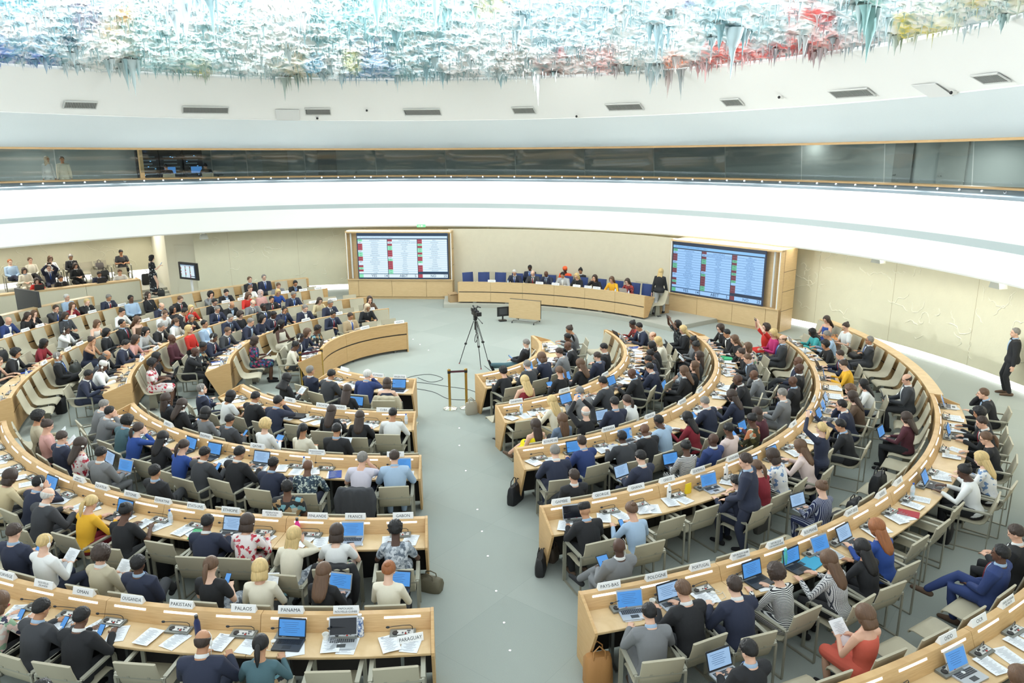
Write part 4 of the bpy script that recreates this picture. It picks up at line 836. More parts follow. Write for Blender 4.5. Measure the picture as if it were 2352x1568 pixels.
def garment(pose,sex,kind):
    key=(pose,sex,kind)
    if key in GM: return GM[key]
    F=fig(pose,sex); b=MB(); vox=.011; sm=4
    if kind=='jacket': torso(b,F,.022,-.11,.49,.016); arms(b,F,.017,1.95,.008); 
    elif kind=='shirt': torso(b,F,.012,-.06,.49,.004); arms(b,F,.009,1.93,0)
    elif kind=='tee': torso(b,F,.012,-.06,.466,.004); arms(b,F,.014,.62,0)
    elif kind=='vest': torso(b,F,.011,-.06,.43,.004)
    elif kind=='trousers': torso(b,F,.006,-.11,.07,.004); legs_(b,F,.012,1.96)
    elif kind=='skirt':
        legs_(b,F,.022,.97); torso(b,F,.010,-.11,.07,.008)
        m0=(F.H[0]+F.H[1])/2; m1=(F.K[0]+F.K[1])/2; b.tube([m0,lerp(m0,m1,.5),lerp(m0,m1,.9)],[.095,.085,.07],12,roundcap=True)
        if F.legs=='stand' or F.legs=='walk': b.tube([m0,lerp(m0,m1,.5),lerp(m0,m1,1.0)],[.16,.16,.15],16)
    elif kind=='longskirt':
        torso(b,F,.010,-.11,.07,.008); b.tube([F.P,F.P+Vector((0,0,-.35)),F.P+Vector((0,.01,-.78))],[.165,.165,.19],20)
    elif kind=='robe':
        torso(b,F,.02,-.11,.49,.02); arms(b,F,.026,1.9,.004); legs_(b,F,.035,1.8)
    elif kind in('shoes0','shoes1'):
        A,d=F.foot[int(kind[-1])]; b.tube([A-d*.055-Vector((0,0,.042)),A+d*.05-Vector((0,0,.044)),A+d*.18-Vector((0,0,.062))],[.042,.043,.030],10,roundcap=True)
        vox=.009; sm=2
    GM[key]=remesh(b,vox,sm,kind); return GM[key]
def shirtfront(pose,sex,tie):
    key=(pose,sex,'front',tie)
    if key in GM: return GM[key]
    F=fig(pose,sex); b=MB(); k=.9 if sex=='F' else 1.02
    D=[(.20,.115),(.26,.117),(.31,.118),(.36,.114),(.40,.106),(.435,.094),(.465,.078)]
    W=[.003,.014,.024,.033,.040,.046,.050] if not tie else [.008,.022,.024,.024,.022,.019,.015]
    rings=[]
    for (s,d),wd in zip(D,W):
        c=F.P+F.u*s+F.fw*(d*k+.027+(.008 if tie else 0)); nn=F.fw
        rings.append([c+Vector((x,0,0))-nn*(abs(x)*.25)+nn*y for x,y in ((-wd,0),(0,.004),(wd,0),(wd,-.02),(0,-.02),(-wd,-.02))])
    b.loft(rings)
    if not tie:
        c=F.P+F.u*.497; rings=[]
        ring=[]
        for i in range(20):
            t=2*pi*i/20; ring.append((cos(t),sin(t)))
        rr=[]
        for rad,h in ((.070,-.02),(.074,.0),(.066,.026),(.058,.026),(.060,-.02)):
            rr.append([c+F.u*(h+(.012*-y))+Vector((rad*x,0,0))+F.fw*(rad*.98*y+.004) for x,y in ring])
        b.loft(rr)
    me=b.mesh('front',[DGREY],60); me.materials.clear(); me.materials.append(None); GM[key]=me; return me
# hair in head space
def hair_mesh(style):
    key=('hair',style)
    if key in GM: return GM[key]
    b=MB(); nu,nv=52,34; r=random.Random(style)
    th={'s':.009,'z':.008,'b':.006,'k':.026,'l':.022,'p':.014,'n':.014,'c':.038,'h':.020,'w':.020,'t':.0}[style]
    def skull(d):   # ray from head centre to the cranium ellipsoid / face
        best=0
        for c,R in (((0,-.005,.025),(.077,.097,.093)),((0,.022,-.032),(.061,.070,.083))):
            A=sum((d[i]/R[i])**2 for i in range(3)); B=sum(-d[i]*c[i]/R[i]**2 for i in range(3)); C=sum((c[i]/R[i])**2 for i in range(3))-1
            q=B*B-A*C
            if q>0: best=max(best,(-B+sqrt(q))/A)
        return best or .07
    V=[]
    for j in range(nv+1):
        t=pi*j/nv
        for i in range(nu):
            p=2*pi*i/nu; d=Vector((sin(t)*sin(p),sin(t)*cos(p),cos(t)))
            az=abs(atan2(d.x,d.y)); z=d.z
            # hairline height by azimuth from the face
            if az<.7: hl=.72-.12*(az/.7)
            elif az<1.35: hl=.60-.70*(az-.7)/.65
            elif az<1.8: hl=-.10-.27*(az-1.35)/.45
            else: hl=-.37-.30*min(1,(az-1.8)/.9)
            if style in 'kl': 
                if az>1.05: hl=-1.2
                elif az>.7: hl=.5-1.7*(az-.7)/.35
            if style=='h':
                hl=.62 if az<.6 else (.62-1.9*(az-.6)/.35 if az<.95 else -1.3)
            if style=='c' and az>1.2: hl=-.75
            hl+=.07*noise.noise(Vector(d)*9)
            m=max(0,min(1,(z-hl)/(.32 if (style in 'swpn' and az>1.2) else .10)))
            if style=='z':
                m=max(0,min(1,(z-hl)/.10)) * max(0,min(1,(.52-z)/.12)) if az>.8 else 0
            R0=skull(d); th_=th
            if style in 'kl' and z<-.2 and az>1.05: R0=max(R0,.078+.02*(-z)); th_=th*.8
            if style=='h' and z<-.2: R0=max(R0,.085)
            if style=='c': th_=th*(1+.35*noise.noise(Vector(d)*7))
            elif style in 'sw': th_=th*(1+.7*noise.noise(Vector((d.x*14,d.y*5,d.z*9))))*(1.5 if z>.5 else 1)
            R_=R0+(-.010+(th_+.010)*m) 
            V.append(tuple(d*R_))
    b.v=V
    for j in range(nv):
        for i in range(nu):
            k=(i+1)%nu; b.f.append((j*nu+i,(j+1)*nu+i,(j+1)*nu+k,j*nu+k)); b.mi.append(0)
    def drape(pts,ws,ds):
        rings=[]
        for p,wd,dp in zip(pts,ws,ds):
            rings.append([Vector(p)+Vector((wd*cos(2*pi*i/36),dp*sin(2*pi*i/36),0))*(1+.10*noise.noise(Vector((i*1.7,p[2]*5,r.random()*.2)))) for i in range(36)])
        b.loft(rings)
    if style=='l': drape([(0,-.03,.03),(0,-.045,-.06),(0,-.065,-.14),(0,-.085,-.22),(0,-.10,-.30),(0,-.10,-.36)],[.085,.094,.100,.102,.088,.04],[.072,.066,.052,.040,.030,.015])
    if style=='k': drape([(0,-.02,.03),(0,-.03,-.05),(0,-.032,-.10),(0,-.03,-.135)],[.088,.098,.102,.092],[.080,.078,.074,.062])
    if style=='p': b.tube([(0,-.095,.03),(0,-.135,.015),(0,-.15,-.05),(0,-.14,-.13),(0,-.13,-.20)],[.018,.028,.034,.028,.008],10,roundcap=True)
    if style=='n': b.ell((0,-.085,.085),(.042,.038,.036))
    if style=='h': drape([(0,-.01,-.04),(0,-.02,-.10),(0,-.03,-.15),(0,-.04,-.21),(0,-.045,-.27)],[.088,.092,.112,.155,.165],[.095,.090,.090,.105,.10])
    if style=='t': b.v=[];b.f=[];b.mi=[]; b.lathe([(.088,.03),(.094,.035),(.097,.075),(.092,.115),(.07,.135),(0,.138),(0,.03)],(0,-.008,0),20)
    me=b.mesh('hair',[DGREY],None); me.shade_smooth(); me.materials.clear(); me.materials.append(None)
    GM[key]=me; return me
b=MB()
for x in (-1,1):
    b.ell((x*.030,.086,.004),(.011,.006,.005)); b.tube([(x*.018,.094,.026),(x*.030,.094,.030),(x*.043,.086,.026)],.0035,6)
b.cur=1; b.ell((0,.0975,-.053),(.021,.004,.005)); FACE=b.mesh('facial_features',[smat('eye_dark',40,32,30),smat('lips',168,104,94)],80)
b=MB()
for x in (-.030,.030): b.tube([(x+.022*cos(q*pi/5),.103-abs(x+.022*cos(q*pi/5))*.12,.004+.014*sin(q*pi/5)) for q in range(11)],.0017,5)
b.box((0,.104,.010),(.016,.003,.003)); b.box((.078,.05,.010),(.003,.10,.004)); b.box((-.078,.05,.010),(.003,.10,.004)); SPECS=b.mesh('spectacles',BLACK)
b=MB(); b.ell((.086,-.004,-.012),(.013,.028,.034)); b.tube([(.087,0,.01),(.088,-.01,.06),(.06,-.015,.105)],.004,6); b.tube([(.088,0,-.04),(.08,.03,-.12),(.06,.09,-.22),(.05,.16,-.30)],.003,5); EARP=b.mesh('earpiece',WHITEG,60)
SKIN={'1':[(222,178,152),(214,168,142),(226,186,162)],'2':[(190,142,108),(182,132,98)],'3':[(92,62,46),(78,52,40),(106,74,56)]}
SKM={}
for k,v in SKIN.items():
    for i,c in enumerate(v): SKM[(k,i)]=('skin',rgb(*c))
HC={'K':(17,15,16),'D':(58,44,36),'M':(98,72,52),'A':(150,92,52),'B':(206,178,122),'G':(128,124,118),'W':(206,204,198),'P':(196,176,172),'S':(205,186,158),'O':(232,96,44),'-':(90,80,70)}
HN={'K':'black','D':'dark-brown','M':'brown','A':'auburn','B':'blond','G':'grey','W':'white','P':'pale-pink','S':'sand','O':'orange','-':''}
HMAT={k:('hair',rgb(*c)) for k,c in HC.items() if k!='-'}
CL={'navy':(42,48,68),'black':(34,35,38),'charcoal':(62,64,68),'grey':(122,124,126),'lightgrey':(176,178,178),'teal':(74,104,112),'beige':(188,178,152),'white':(228,230,228),'cream':(226,220,200),'sand':(206,190,152),'pink':(206,158,150),'palepink':(222,202,196),'lightblue':(164,188,212),'blue':(44,76,148),'darkred':(132,36,48),'red':(206,52,42),'yellow':(232,178,48),'brightyellow':(240,222,30),'brown':(98,78,62),'maroon':(82,40,50),'magenta':(190,52,112),'tan':(172,152,120),'lilac':(208,204,216),'turquoise':(72,172,172),'coral':(206,96,78),'orange':(226,84,44),'greyblue':(98,116,138),'suitblue':(44,62,112)}
CMAT={k:('cloth',rgb(*c)) for k,c in CL.items()}
def pattern(name,base,cols,scale,kind='blot',thr=.5):
    m=bpy.data.materials.new('pattern_'+name); m.use_nodes=True; nt=m.node_tree; b_=nt.nodes['Principled BSDF']; b_.inputs['Roughness'].default_value=.85
    tc=nt.nodes.new('ShaderNodeTexCoord'); L=nt.links.new
    if kind=='blot':
        v=nt.nodes.new('ShaderNodeTexVoronoi'); v.inputs['Scale'].default_value=scale; n=nt.nodes.new('ShaderNodeTexNoise'); n.inputs['Scale'].default_value=scale*.9
        va=nt.nodes.new('ShaderNodeVectorMath'); va.operation='MULTIPLY_ADD'; va.inputs[1].default_value=(.05,.05,.05); L(n.outputs['Color'],va.inputs[0]); L(tc.outputs['Object'],va.inputs[2]); L(va.outputs[0],v.inputs['Vector'])
        cr=nt.nodes.new('ShaderNodeValToRGB'); cr.color_ramp.interpolation='CONSTANT'; e=cr.color_ramp.elements; e[0].position=0; e[0].color=rgb(*base); e[1].position=thr; e[1].color=rgb(*cols[0])
        for i,c in enumerate(cols[1:]): q=e.new(thr+(1-thr)*(i+1)/len(cols)); q.color=rgb(*c)
        sp_=nt.nodes.new('ShaderNodeSeparateColor'); L(v.outputs['Color'],sp_.inputs[0]); L(sp_.outputs[0],cr.inputs[0]); L(cr.outputs[0],b_.inputs['Base Color'])
    else:
        wv=nt.nodes.new('ShaderNodeTexWave'); wv.bands_direction={'h':'Z','v':'X'}.get(kind,'Z'); wv.inputs['Scale'].default_value=scale; L(tc.outputs['Object'],wv.inputs['Vector'])
        cr=nt.nodes.new('ShaderNodeValToRGB'); cr.color_ramp.interpolation='CONSTANT'; cr.color_ramp.elements[0].color=rgb(*base); cr.color_ramp.elements[1].position=thr; cr.color_ramp.elements[1].color=rgb(*cols[0])
        L(wv.outputs['Fac'],cr.inputs[0]); L(cr.outputs[0],b_.inputs['Base Color'])
        if kind=='check':
            w2=nt.nodes.new('ShaderNodeTexWave'); w2.bands_direction='X'; w2.inputs['Scale'].default_value=scale; L(tc.outputs['Object'],w2.inputs['Vector']); mth=nt.nodes.new('ShaderNodeMath'); mth.operation='MAXIMUM'; L(wv.outputs['Fac'],mth.inputs[0]); L(w2.outputs['Fac'],mth.inputs[1]); L(mth.outputs[0],cr.inputs[0])
    return m
CMAT.update({'floralred':pattern('floral_red',(226,218,216),[(180,40,60),(226,218,216),(200,90,100)],22,thr=.62),
 'floralpink':pattern('floral_pink',(226,196,184),[(60,60,80),(150,180,150),(228,224,214)],16,thr=.5),
 'floraldark':pattern('floral_dark',(44,46,48),[(170,140,100),(120,170,180),(200,190,170)],14,thr=.6),
 'floralblue':pattern('floral_blue',(46,44,66),[(60,90,150),(180,60,100),(50,110,110)],20,thr=.45),
 'floralgreen':pattern('floral_green',(58,56,36),[(90,86,50),(190,120,80),(210,210,190)],12,thr=.6),
 'greypat':pattern('grey_mottle',(150,158,166),[(196,202,208),(98,108,120)],26,thr=.4),
 'pattern':pattern('geometric_blue',(44,60,74),[(186,196,186),(70,90,104)],34,thr=.55),
 'blackpat':pattern('black_speckle',(40,42,44),[(110,116,112),(70,74,74)],30,thr=.6),
 'redplaid':pattern('red_plaid',(150,48,44),[(60,40,40),(180,90,80)],28,thr=.55),
 'whiteblue':pattern('white_blue_floral',(230,230,228),[(110,140,180),(224,224,224)],20,thr=.65),
 'stripe':pattern('black_white_stripe',(226,226,222),[(34,36,42)],18,'h',.5),
 'navystripe':pattern('navy_white_stripe',(40,48,84),[(190,196,210)],16,'v',.84),
 'check':pattern('black_white_check',(226,226,224),[(52,56,66)],22,'check',.82),
 'dots':pattern('black_dots',(30,32,38),[(200,206,210)],26,thr=.9)})
TOPN={'floralred':'red-floral','floralpink':'pink-patterned','floraldark':'dark-floral','floralblue':'blue-patterned','floralgreen':'olive-patterned','greypat':'mottled-grey','pattern':'blue-patterned','blackpat':'black-speckled','redplaid':'red-patterned','whiteblue':'blue-floral','stripe':'black-white-striped','navystripe':'navy-striped','check':'black-white-checked','dots':'black-dotted','lightgrey':'light-grey','palepink':'pale-pink','lightblue':'light-blue','darkred':'dark-red','brightyellow':'bright-yellow','greyblue':'grey-blue'}
HNAME={'s':'short {} hair','z':'balding {} hair','b':'a bald head','k':'{} bobbed hair','l':'long {} hair','p':'{} ponytail','n':'{} hair up','c':'curly {} hair','h':'a {} headscarf','w':'cropped {} hair','t':'a {} cap'}
def describe(at):
    hs,hc=at[0][0],at[0][1:]; top=at[2]; tc=at[3]
    hn=HNAME[hs].format(HN[hc])
    g={'j':'suit' if at[4]=='-' else 'jacket','s':'top','t':'blouse','v':'vest-top'}[top]
    return f"person in {TOPN.get(tc,tc)} {g}, {hn}"
def tinted(name,rough,bump,bscale,namt,nscale,stretch):
    # one cloth, hair or skin material whose colour is each object's own colour
    m=mat(name,(.5,.5,.5,1),rough,bump=bump,bscale=bscale,noise_amt=namt,nscale=nscale,stretch=stretch); nt=m.node_tree
    oi=nt.nodes.new('ShaderNodeObjectInfo'); b_=nt.nodes['Principled BSDF']; mx=[n for n in nt.nodes if n.type=='MIX'][0]
    for k,f in (('A',1-namt),('B',1+namt)):
        vm=nt.nodes.new('ShaderNodeVectorMath'); vm.operation='SCALE'; vm.inputs['Scale'].default_value=f
        nt.links.new(oi.outputs['Color'],vm.inputs[0]); nt.links.new(vm.outputs[0],mx.inputs[k])
    return m
TINT={'cloth':tinted('cloth',.85,.25,220,.06,6,None),'hair':tinted('hair',.55,.7,60,.45,55,(1,1,.10)),'skin':tinted('skin',.55,.08,150,.04,12,None)}
def setm(o,m):
    if isinstance(m,tuple):
        o.color=m[1]; me=o.data
        if me.materials[0] is None: me.materials[0]=TINT[m[0]]
        elif me.materials[0] is not TINT[m[0]]: o.material_slots[0].link='OBJECT'; o.material_slots[0].material=TINT[m[0]]
    else: o.material_slots[0].link='OBJECT'; o.material_slots[0].material=m
PR=random.Random(5); NPERS=[0]
def person(M,at,label,pose=None,sx=None,group=None):
    pose=pose or at[5]; hs,hc=at[0][0],at[0][1:]
    f = hs in 'lkpnhcw' and not(hs=='c' and at[2]=='j' and hc in 'KG') and not (at[2]=='j' and hs=='h' and False)
    sex='F' if (sx or ('F' if f else 'M'))=='F' else 'M'
    NPERS[0]+=1; n=NPERS[0]
    F=fig(pose,sex)
    t=link('person',F.body,None,M); tag(t,label,'person',group); setm(t,SKM[(at[1],n%len(SKIN[at[1]]))])
    tc=at[3]; bc=at[4]; top=at[2]
    if tc=='blue' and top=='j': tc='suitblue'
    cm=CMAT[tc]
    robe=(hs=='t' and tc=='white') or (tc=='lightblue' and bc=='lightblue') or (hc=='O')
    if robe: setm(link('robe',garment(pose,sex,'robe'),t),cm)
    else:
        nm,gk={'j':('jacket','jacket'),'s':('shirt','shirt'),'t':('shirt','tee'),'v':('sleeveless_top','vest')}[top]
        setm(link(nm,garment(pose,sex,gk),t),cm)
        dress = sex=='F' and (top in 'tv' or bc in ('coral','brightyellow','blue','cream','floralred','floralblue','floraldark') or pose=='c' and top=='s' and n%2)
        bm_=CMAT[tc if bc=='-' else bc]
        if bc=='-' and n%5==0 and tc in('navy','black'): bm_=CMAT['charcoal']
        if tc=='dots': setm(link('skirt',garment(pose,sex,'longskirt'),t),bm_)
        elif dress and bc!='black': setm(link('skirt',garment(pose,sex,'skirt'),t),bm_)
        elif dress and n%2: setm(link('skirt',garment(pose,sex,'skirt'),t),bm_)
        else: setm(link('trousers',garment(pose,sex,'trousers'),t),bm_)
        if top=='j':
            s_=link('shirt_front',shirtfront(pose,sex,False),t); setm(s_,CMAT['white' if n%3 else 'lightblue'])
            if sex=='M' and n%4: 
                s_=link('tie',shirtfront(pose,sex,True),t); setm(s_,CMAT[['navy','blue','darkred','charcoal'][n%4]])
    for k in (0,1): setm(link('shoe',garment(pose,sex,'shoes%d'%k),t),CMAT['black' if n%6 else 'brown'])
    if hs!='b' or hc in 'GW':
        st='z' if hs=='b' else hs
        h=link({'h':'headscarf','t':'cap'}.get(hs,'hair'),hair_mesh(st),t,F.HM); setm(h, CMAT['pink'] if False else HMAT[hc])
    if hs=='t' and hc=='O': pass
    link('facial_features',FACE,t,F.HM)
    if n%4==1: link('spectacles',SPECS,t,F.HM)
    if n%5==2 and pose not in 'wakvb': link('earpiece',EARP,t,F.HM)
    return t,F
# ---------------------------------------------------------------- seats and the people on them
HELD={'r':(0,.385,.80),'d':(0,.46,.80),'l':(0,.40,.74),'c':(0,.30,.68),'q':(0,.36,.80),'u':(0,.36,1.43),'e':(0,.33,.76),'f':(-.15,.46,.80),'w':(0,.3,.9),'k':(.06,.36,1.30),'v':(0,.36,1.80)}
COLN={'-':'suit'}
def give(item,M,at,who,pose,desk=None):
    p=HELD.get(pose,(0,.4,.8)); R1=Matrix.Rotation(radians(42),4,'X')
    if item in('phone','camera'):
        Mx=M@Matrix.Translation(p)@(Matrix.Rotation(radians(78),4,'X')@Matrix.Rotation(radians(90),4,'Z') if pose in 'uv' else R1)
        phone(Mx,f"mobile phone in hand, {who}")
    elif item=='tablet': tablet(M@Matrix.Translation((p[0],p[1]-.02,p[2]-.04))@R1, f"tablet held in hands, {who}")
    elif item in('paper','paperup'):
        o=link('paper',PM[NPERS[0]%6],None,M@Matrix.Translation((p[0],p[1]-.03,p[2]-.02))@R1); tag(o,f"white sheet held in hand, {who}",'paper','papers in hand')
def short(at):
    hs,hc=at[0][0],at[0][1:]; return f"{HNAME[hs].format(HN[hc])} person"
CN=[0]; LC=[0]; PCOUNT=[0]
JK=MB()
def coat_mesh():
    b=MB(); import random as _r
    rings=[]
    for k,(z,w_,y0,dy) in enumerate(((.90,.20,-.29,.05),(.885,.27,-.29,.075),(.80,.29,-.30,.085),(.66,.28,-.31,.085),(.50,.27,-.33,.075),(.34,.26,-.35,.065),(.26,.25,-.36,.045))):
        rings.append([(w_*cos(2*pi*i/28)*(1+.03*sin(i*2+k)),y0+dy*sin(2*pi*i/28)+.018*sin(i*2.3+k*.8),z+.012*sin(i*1.7)) for i in range(28)])
    b.loft(rings)
    for s in (-1,1): b.tube([(s*.25,-.27,.86),(s*.30,-.31,.72),(s*.29,-.34,.52),(s*.27,-.35,.40)],[.05,.055,.048,.04],10,roundcap=True)
    me=remesh(b,.014,3,'draped_coat'); return me
COAT=coat_mesh()
b=MB(); b.lathe([(0,0),(.03,0),(.033,.012),(.02,.022),(0,.022)],n=14); EP1=b.mesh('ear_pad',WHITEG,50)
b=MB(); b.tube([(.03*cos(0),.0,.008)]+[(.06*cos(q*.7)+.03+q*.004,.05*sin(q*.7),.006) for q in range(10)]+[(.12,-.12,.006),(.05,-.16,.006)],.0035,5); EP2=b.mesh('ear_cord',WHITEG,70)
def bag(M,label,col,d=(.34,.14,.28),cat='bag',soft=True,handle=True,parts=True):
    m=smat('bag_%d_%d_%d'%col,*col,.6,bump=.3,bscale=60)
    b=MB(); w_,t_,h_=d
    rings=[]
    for z,kx,ky in ((0,.94,.9),(.04,1,1),(h_*.5,1.0,1.0),(h_*.85,.96,.8),(h_,.86,.45)):
        n=20; ring=[]
        for i in range(n):
            a=2*pi*i/n; c_,s_=cos(a),sin(a); q=(abs(c_)**5+abs(s_)**5)**(-1/5)
            wob=1+(.03*sin(i*2.1+z*30) if soft else 0)
            ring.append((w_/2*kx*c_*q*wob,t_/2*ky*s_*q*wob,z))
        rings.append(ring)
    b.loft(rings)
    t=thing('bag',M,label,cat); link('body',b.mesh('bag_body',m,50),t)
    if handle:
        for s in (-1,1):
            q=MB(); q.tube([(-w_*.22,s*t_*.28,h_*.9),(-w_*.2,s*t_*.25,h_*1.2),(0,s*t_*.2,h_*1.36),(w_*.2,s*t_*.25,h_*1.2),(w_*.22,s*t_*.28,h_*.9)],.009,7); link('handle',q.mesh('bag_handle',m,70),t)
    return t
for (b_l,i,T,data) in SEATS:
    R=RAD[b_l][i-1]; L=[x for x in data.split(';') if x]
    order=list(range(len(L)))
    if b_l=='LL': order=order[::-1]
    for rank,j in enumerate(order):
        q=L[j].split(','); a=float(q[0]); occ=len(q)>1
        at=None
        if occ: off=float(q[1]); at=q[2].split()
        slot=(f"{ORD[rank]} seat from {REF[b_l]}, {ROWN[i-1]} {BN[b_l]} row" if T=='D' else f"{ORD[rank]} panel seat from {REF[b_l]}, {ROWN[i-1]} {BN[b_l]} row")
        jit=RND.uniform(-.07,.07)
        if T=='D':
            r0 = min(R+1.12,max(R+.80,R+off+.22)) if occ else R+.60+RND.uniform(0,.06)
            armchair(pol(r0,a,0,jit*(2 if occ else 1)),f"{'occupied' if occ else 'empty'} beige armchair, {slot}",'beige armchairs at the desks')
            if i==5 or R*1>0:
                console(pol(R+.205,a+RND.uniform(-.3,.3),.74,RND.uniform(-.03,.03)),f"grey microphone console, {slot}")
        else:
            r0=R-.43
            panel_seat(pol(r0,a,0,0),f"{'occupied' if occ else 'empty'} beige pedestal seat, {slot}",'beige pedestal seats fixed before the panels')
        if occ:
            pose=at[5]
            if pose=='c' and T=='D': pose='d' if rank%2 else 'f'
            s=RND.uniform(.96,1.03)
            rp_=r0+(.02 if T=='D' else .0)
            yaw=jit*2.2 if T=='D' else jit*3
            hs=describe(at); M=pol(rp_,a,0,yaw,s)
            person(M,at,f"{hs}, {slot}",pose)
            who=slot
            items=at[6:]
            for it in items:
                if it=='laptop':
                    LC[0]+=1; k=LC[0]%4
                    if T=='D': laptop(pol(R+.36,a+.4,.742,RND.uniform(-.12,.12)),f"open laptop on desk, {who}",k,RND.uniform(12,26))
                    else: laptop(M@Matrix.Translation((0,.36,.665)),f"open laptop on lap, {who}",k)
                elif it!='-': give(it,M,at,who,pose)
        if T=='D':
            # papers on the desk
            npz = 2 if not (occ and 'laptop' in at) else 1
            for z in range(npz):
                if PCOUNT[0]>=300: break
                PCOUNT[0]+=1
                o=link('paper',PM[RND.randrange(6)],None,pol(R+RND.uniform(.33,.41),a+((-1)**z*.13+RND.uniform(-.09,.09))*57.3/(R+.4),.7415+.014*z,RND.uniform(-.5,.5)))
                tag(o,f"{['white printed sheet on desk','second white sheet laid crosswise on desk'][z]}, {slot}",'paper','papers on the desks')
            h=(i*7+rank*5)%11
            if h in (1,4,8):
                t=thing('earphone',pol(R+.30,a+RND.uniform(-14,14)/(R+.3),.743,RND.uniform(-1,1)),f"white listening earpiece on desk, {slot}",'earphone','listening earpieces on the desks'); link('ear_pad',EP1,t); link('cord',EP2,t)
            if h==3: bottle(pol(R+.20,a+11/(R+.2),.742),f"clear water bottle with blue cap, {slot}")
            if h==7:
                o=link('paper_cup',CUPM,None,pol(R+.27,a-10/(R+.2),.742)); tag(o,f"white paper cup on desk, {slot}",'cup')
            if h==9:
                c=('blue','white','blue','red','green')[(rank+i)%5]
                o=link('document_folder',FOLD[c],None,pol(R+.40,a+12/(R+.2),.742,.3)); tag(o,f"{c} document folder on desk, {slot}",'folder')
SM=[(b,i,a,s) for (b,i,a,s) in NAMES]
for b_l,i,a,s in SM:
    if s=='PARAGUAY': continue
    nameplate(pol(RAD[b_l][i-1]+.0,a,.926),s)
# the tilted plate lying on the desk at the lower-left aisle corner
nameplate(pol(12.08+.33,274.6,.745,radians(12)),'PARAGUAY')
# single things on the desks
def colbottle(M,label,col,cap=(40,42,46),h=1.15):
    b=MB(); b.lathe([(0,0),(.034,0),(.036,.02),(.036,.14*h),(.022,.18*h),(.018,.195*h),(0,.195*h)],n=16); t=thing('drinking_bottle',M,label,'bottle'); link('body',b.mesh('flask',smat('flask%d%d'%col[:2],*col,.35),50),t)
    b=MB(); b.lathe([(0,.19*h),(.021,.19*h),(.021,.225*h),(0,.225*h)],n=14); link('cap',b.mesh('flask_cap',smat('flaskcap%d'%cap[0],*cap,.4),50),t)
colbottle(pol(9.93,264.4,.742),'bright pink drinking bottle on desk beside the FINLANDE plate',(232,60,150))
colbottle(pol(12.32,263.0,.742),'navy blue drinking bottle on desk left of the PALAOS plate',(40,52,96))
t=thing('drinking_bottle',pol(12.27,271.9,.742),'blue and white patterned flask on desk beside the PAPOUASIE plate','bottle')
b=MB(); b.lathe([(0,0),(.036,0),(.037,.02),(.037,.19),(.024,.23),(.02,.245),(0,.245)],n=18); link('body',b.mesh('flask',pattern('flask',(226,232,238),[(64,96,150)],60,thr=.5),50),t)
b=MB(); b.lathe([(0,.24),(.024,.24),(.024,.28),(0,.28)],n=14); link('cap',b.mesh('flask_cap',SILV,50),t)
colbottle(pol(12.3,298.3,.742),'turquoise drinking bottle on the fifth right desk row',(96,200,196),(96,200,196))
colbottle(pol(9.98,298.0,.742),'white drinking bottle on desk behind the GRECE plate',(232,234,232),(232,234,232))
colbottle(pol(9.98,305.4,.742),'white drinking bottle on desk in the fourth right row, beyond GUATEMALA plate',(236,236,232),(236,236,232),1.3)
b=MB(); b.loft([[(.07*kx*cos(2*pi*i/12),.03*ky*sin(2*pi*i/12),z) for i in range(12)] for z,kx,ky in ((0,1,1),(.06,1.05,1.1),(.13,.95,.6),(.17,1,.12))]); o=link('snack_packet',b.mesh('packet',smat('packet_yellow',236,206,40,.4),60),None,pol(9.98,300.3,.742)); tag(o,'bright yellow snack packet standing on desk beside the GRECE plate','packet')
b=MB(); b.rbox((0,0,.008),(.34,.25,.016),.02); o=link('laptop_sleeve',b.mesh('sleeve',smat('sleeve_turquoise',60,160,196),40),None,pol(12.43,300.1,.745,.2)); tag(o,'turquoise laptop sleeve lying on the fifth right desk row','sleeve')
laptop(pol(12.42,271.0,.742,.05),'dark tablet computer with black screen on desk at PAPOUASIE plate',4,26)
laptop(pol(10.12,288.0,.742,-.1),'silver laptop with black screen on desk at the GAMBIE plate',4,20)
b=MB(); b.rbox((0,0,.01),(.32,.23,.02),.015); o=link('closed_laptop',b.mesh('closed_laptop',LAPS,40),None,pol(10.1,294.6,.742,.2)); tag(o,'closed silver laptop lying on desk before the GHANA plate','laptop')
b=MB(); b.box((0,0,.02),(.33,.25,.04)); o=link('ring_binder',b.mesh('binder',smat('binder_black',34,36,42),40),None,pol(5.48,245.2,.742,.3)); tag(o,'black binder lying on desk between the CHINE and CROATIE plates','binder')
b=MB(); b.box((0,0,.02),(.34,.25,.04)); o=link('ring_binder',b.mesh('binder',smat('binder_green',60,176,120),40),None,pol(7.86,354.2,.742,.1)); tag(o,'bright green folder on desk in third right row near the podium side','binder')
at='sK 2 j black - r -'.split(); panel_seat(pol(14.0,260.2),'occupied beige pedestal seat at the bottom edge left of the PALAOS desk','beige pedestal seats fixed before the panels')
person(pol(13.98,260.2),at,'person in black suit, short black hair, head just above bottom edge at lower left','r')
# coats over chair backs
for r0,a,c,lab in ((12.08+.93-2.31,269.0,'black','black coat draped over armchair back behind the FRANCE plate'),(7.48+.93,267.6,'charcoal','charcoal jacket draped over armchair back in third lower-left row'),(2.95+.93,262,'beige','beige coat draped over armchair back behind the ARGENTINE plate')):
    o=link('draped_coat',COAT,None,pol(r0,a)); setm(o,CMAT[c]); tag(o,lab,'coat','coats draped over chair backs')
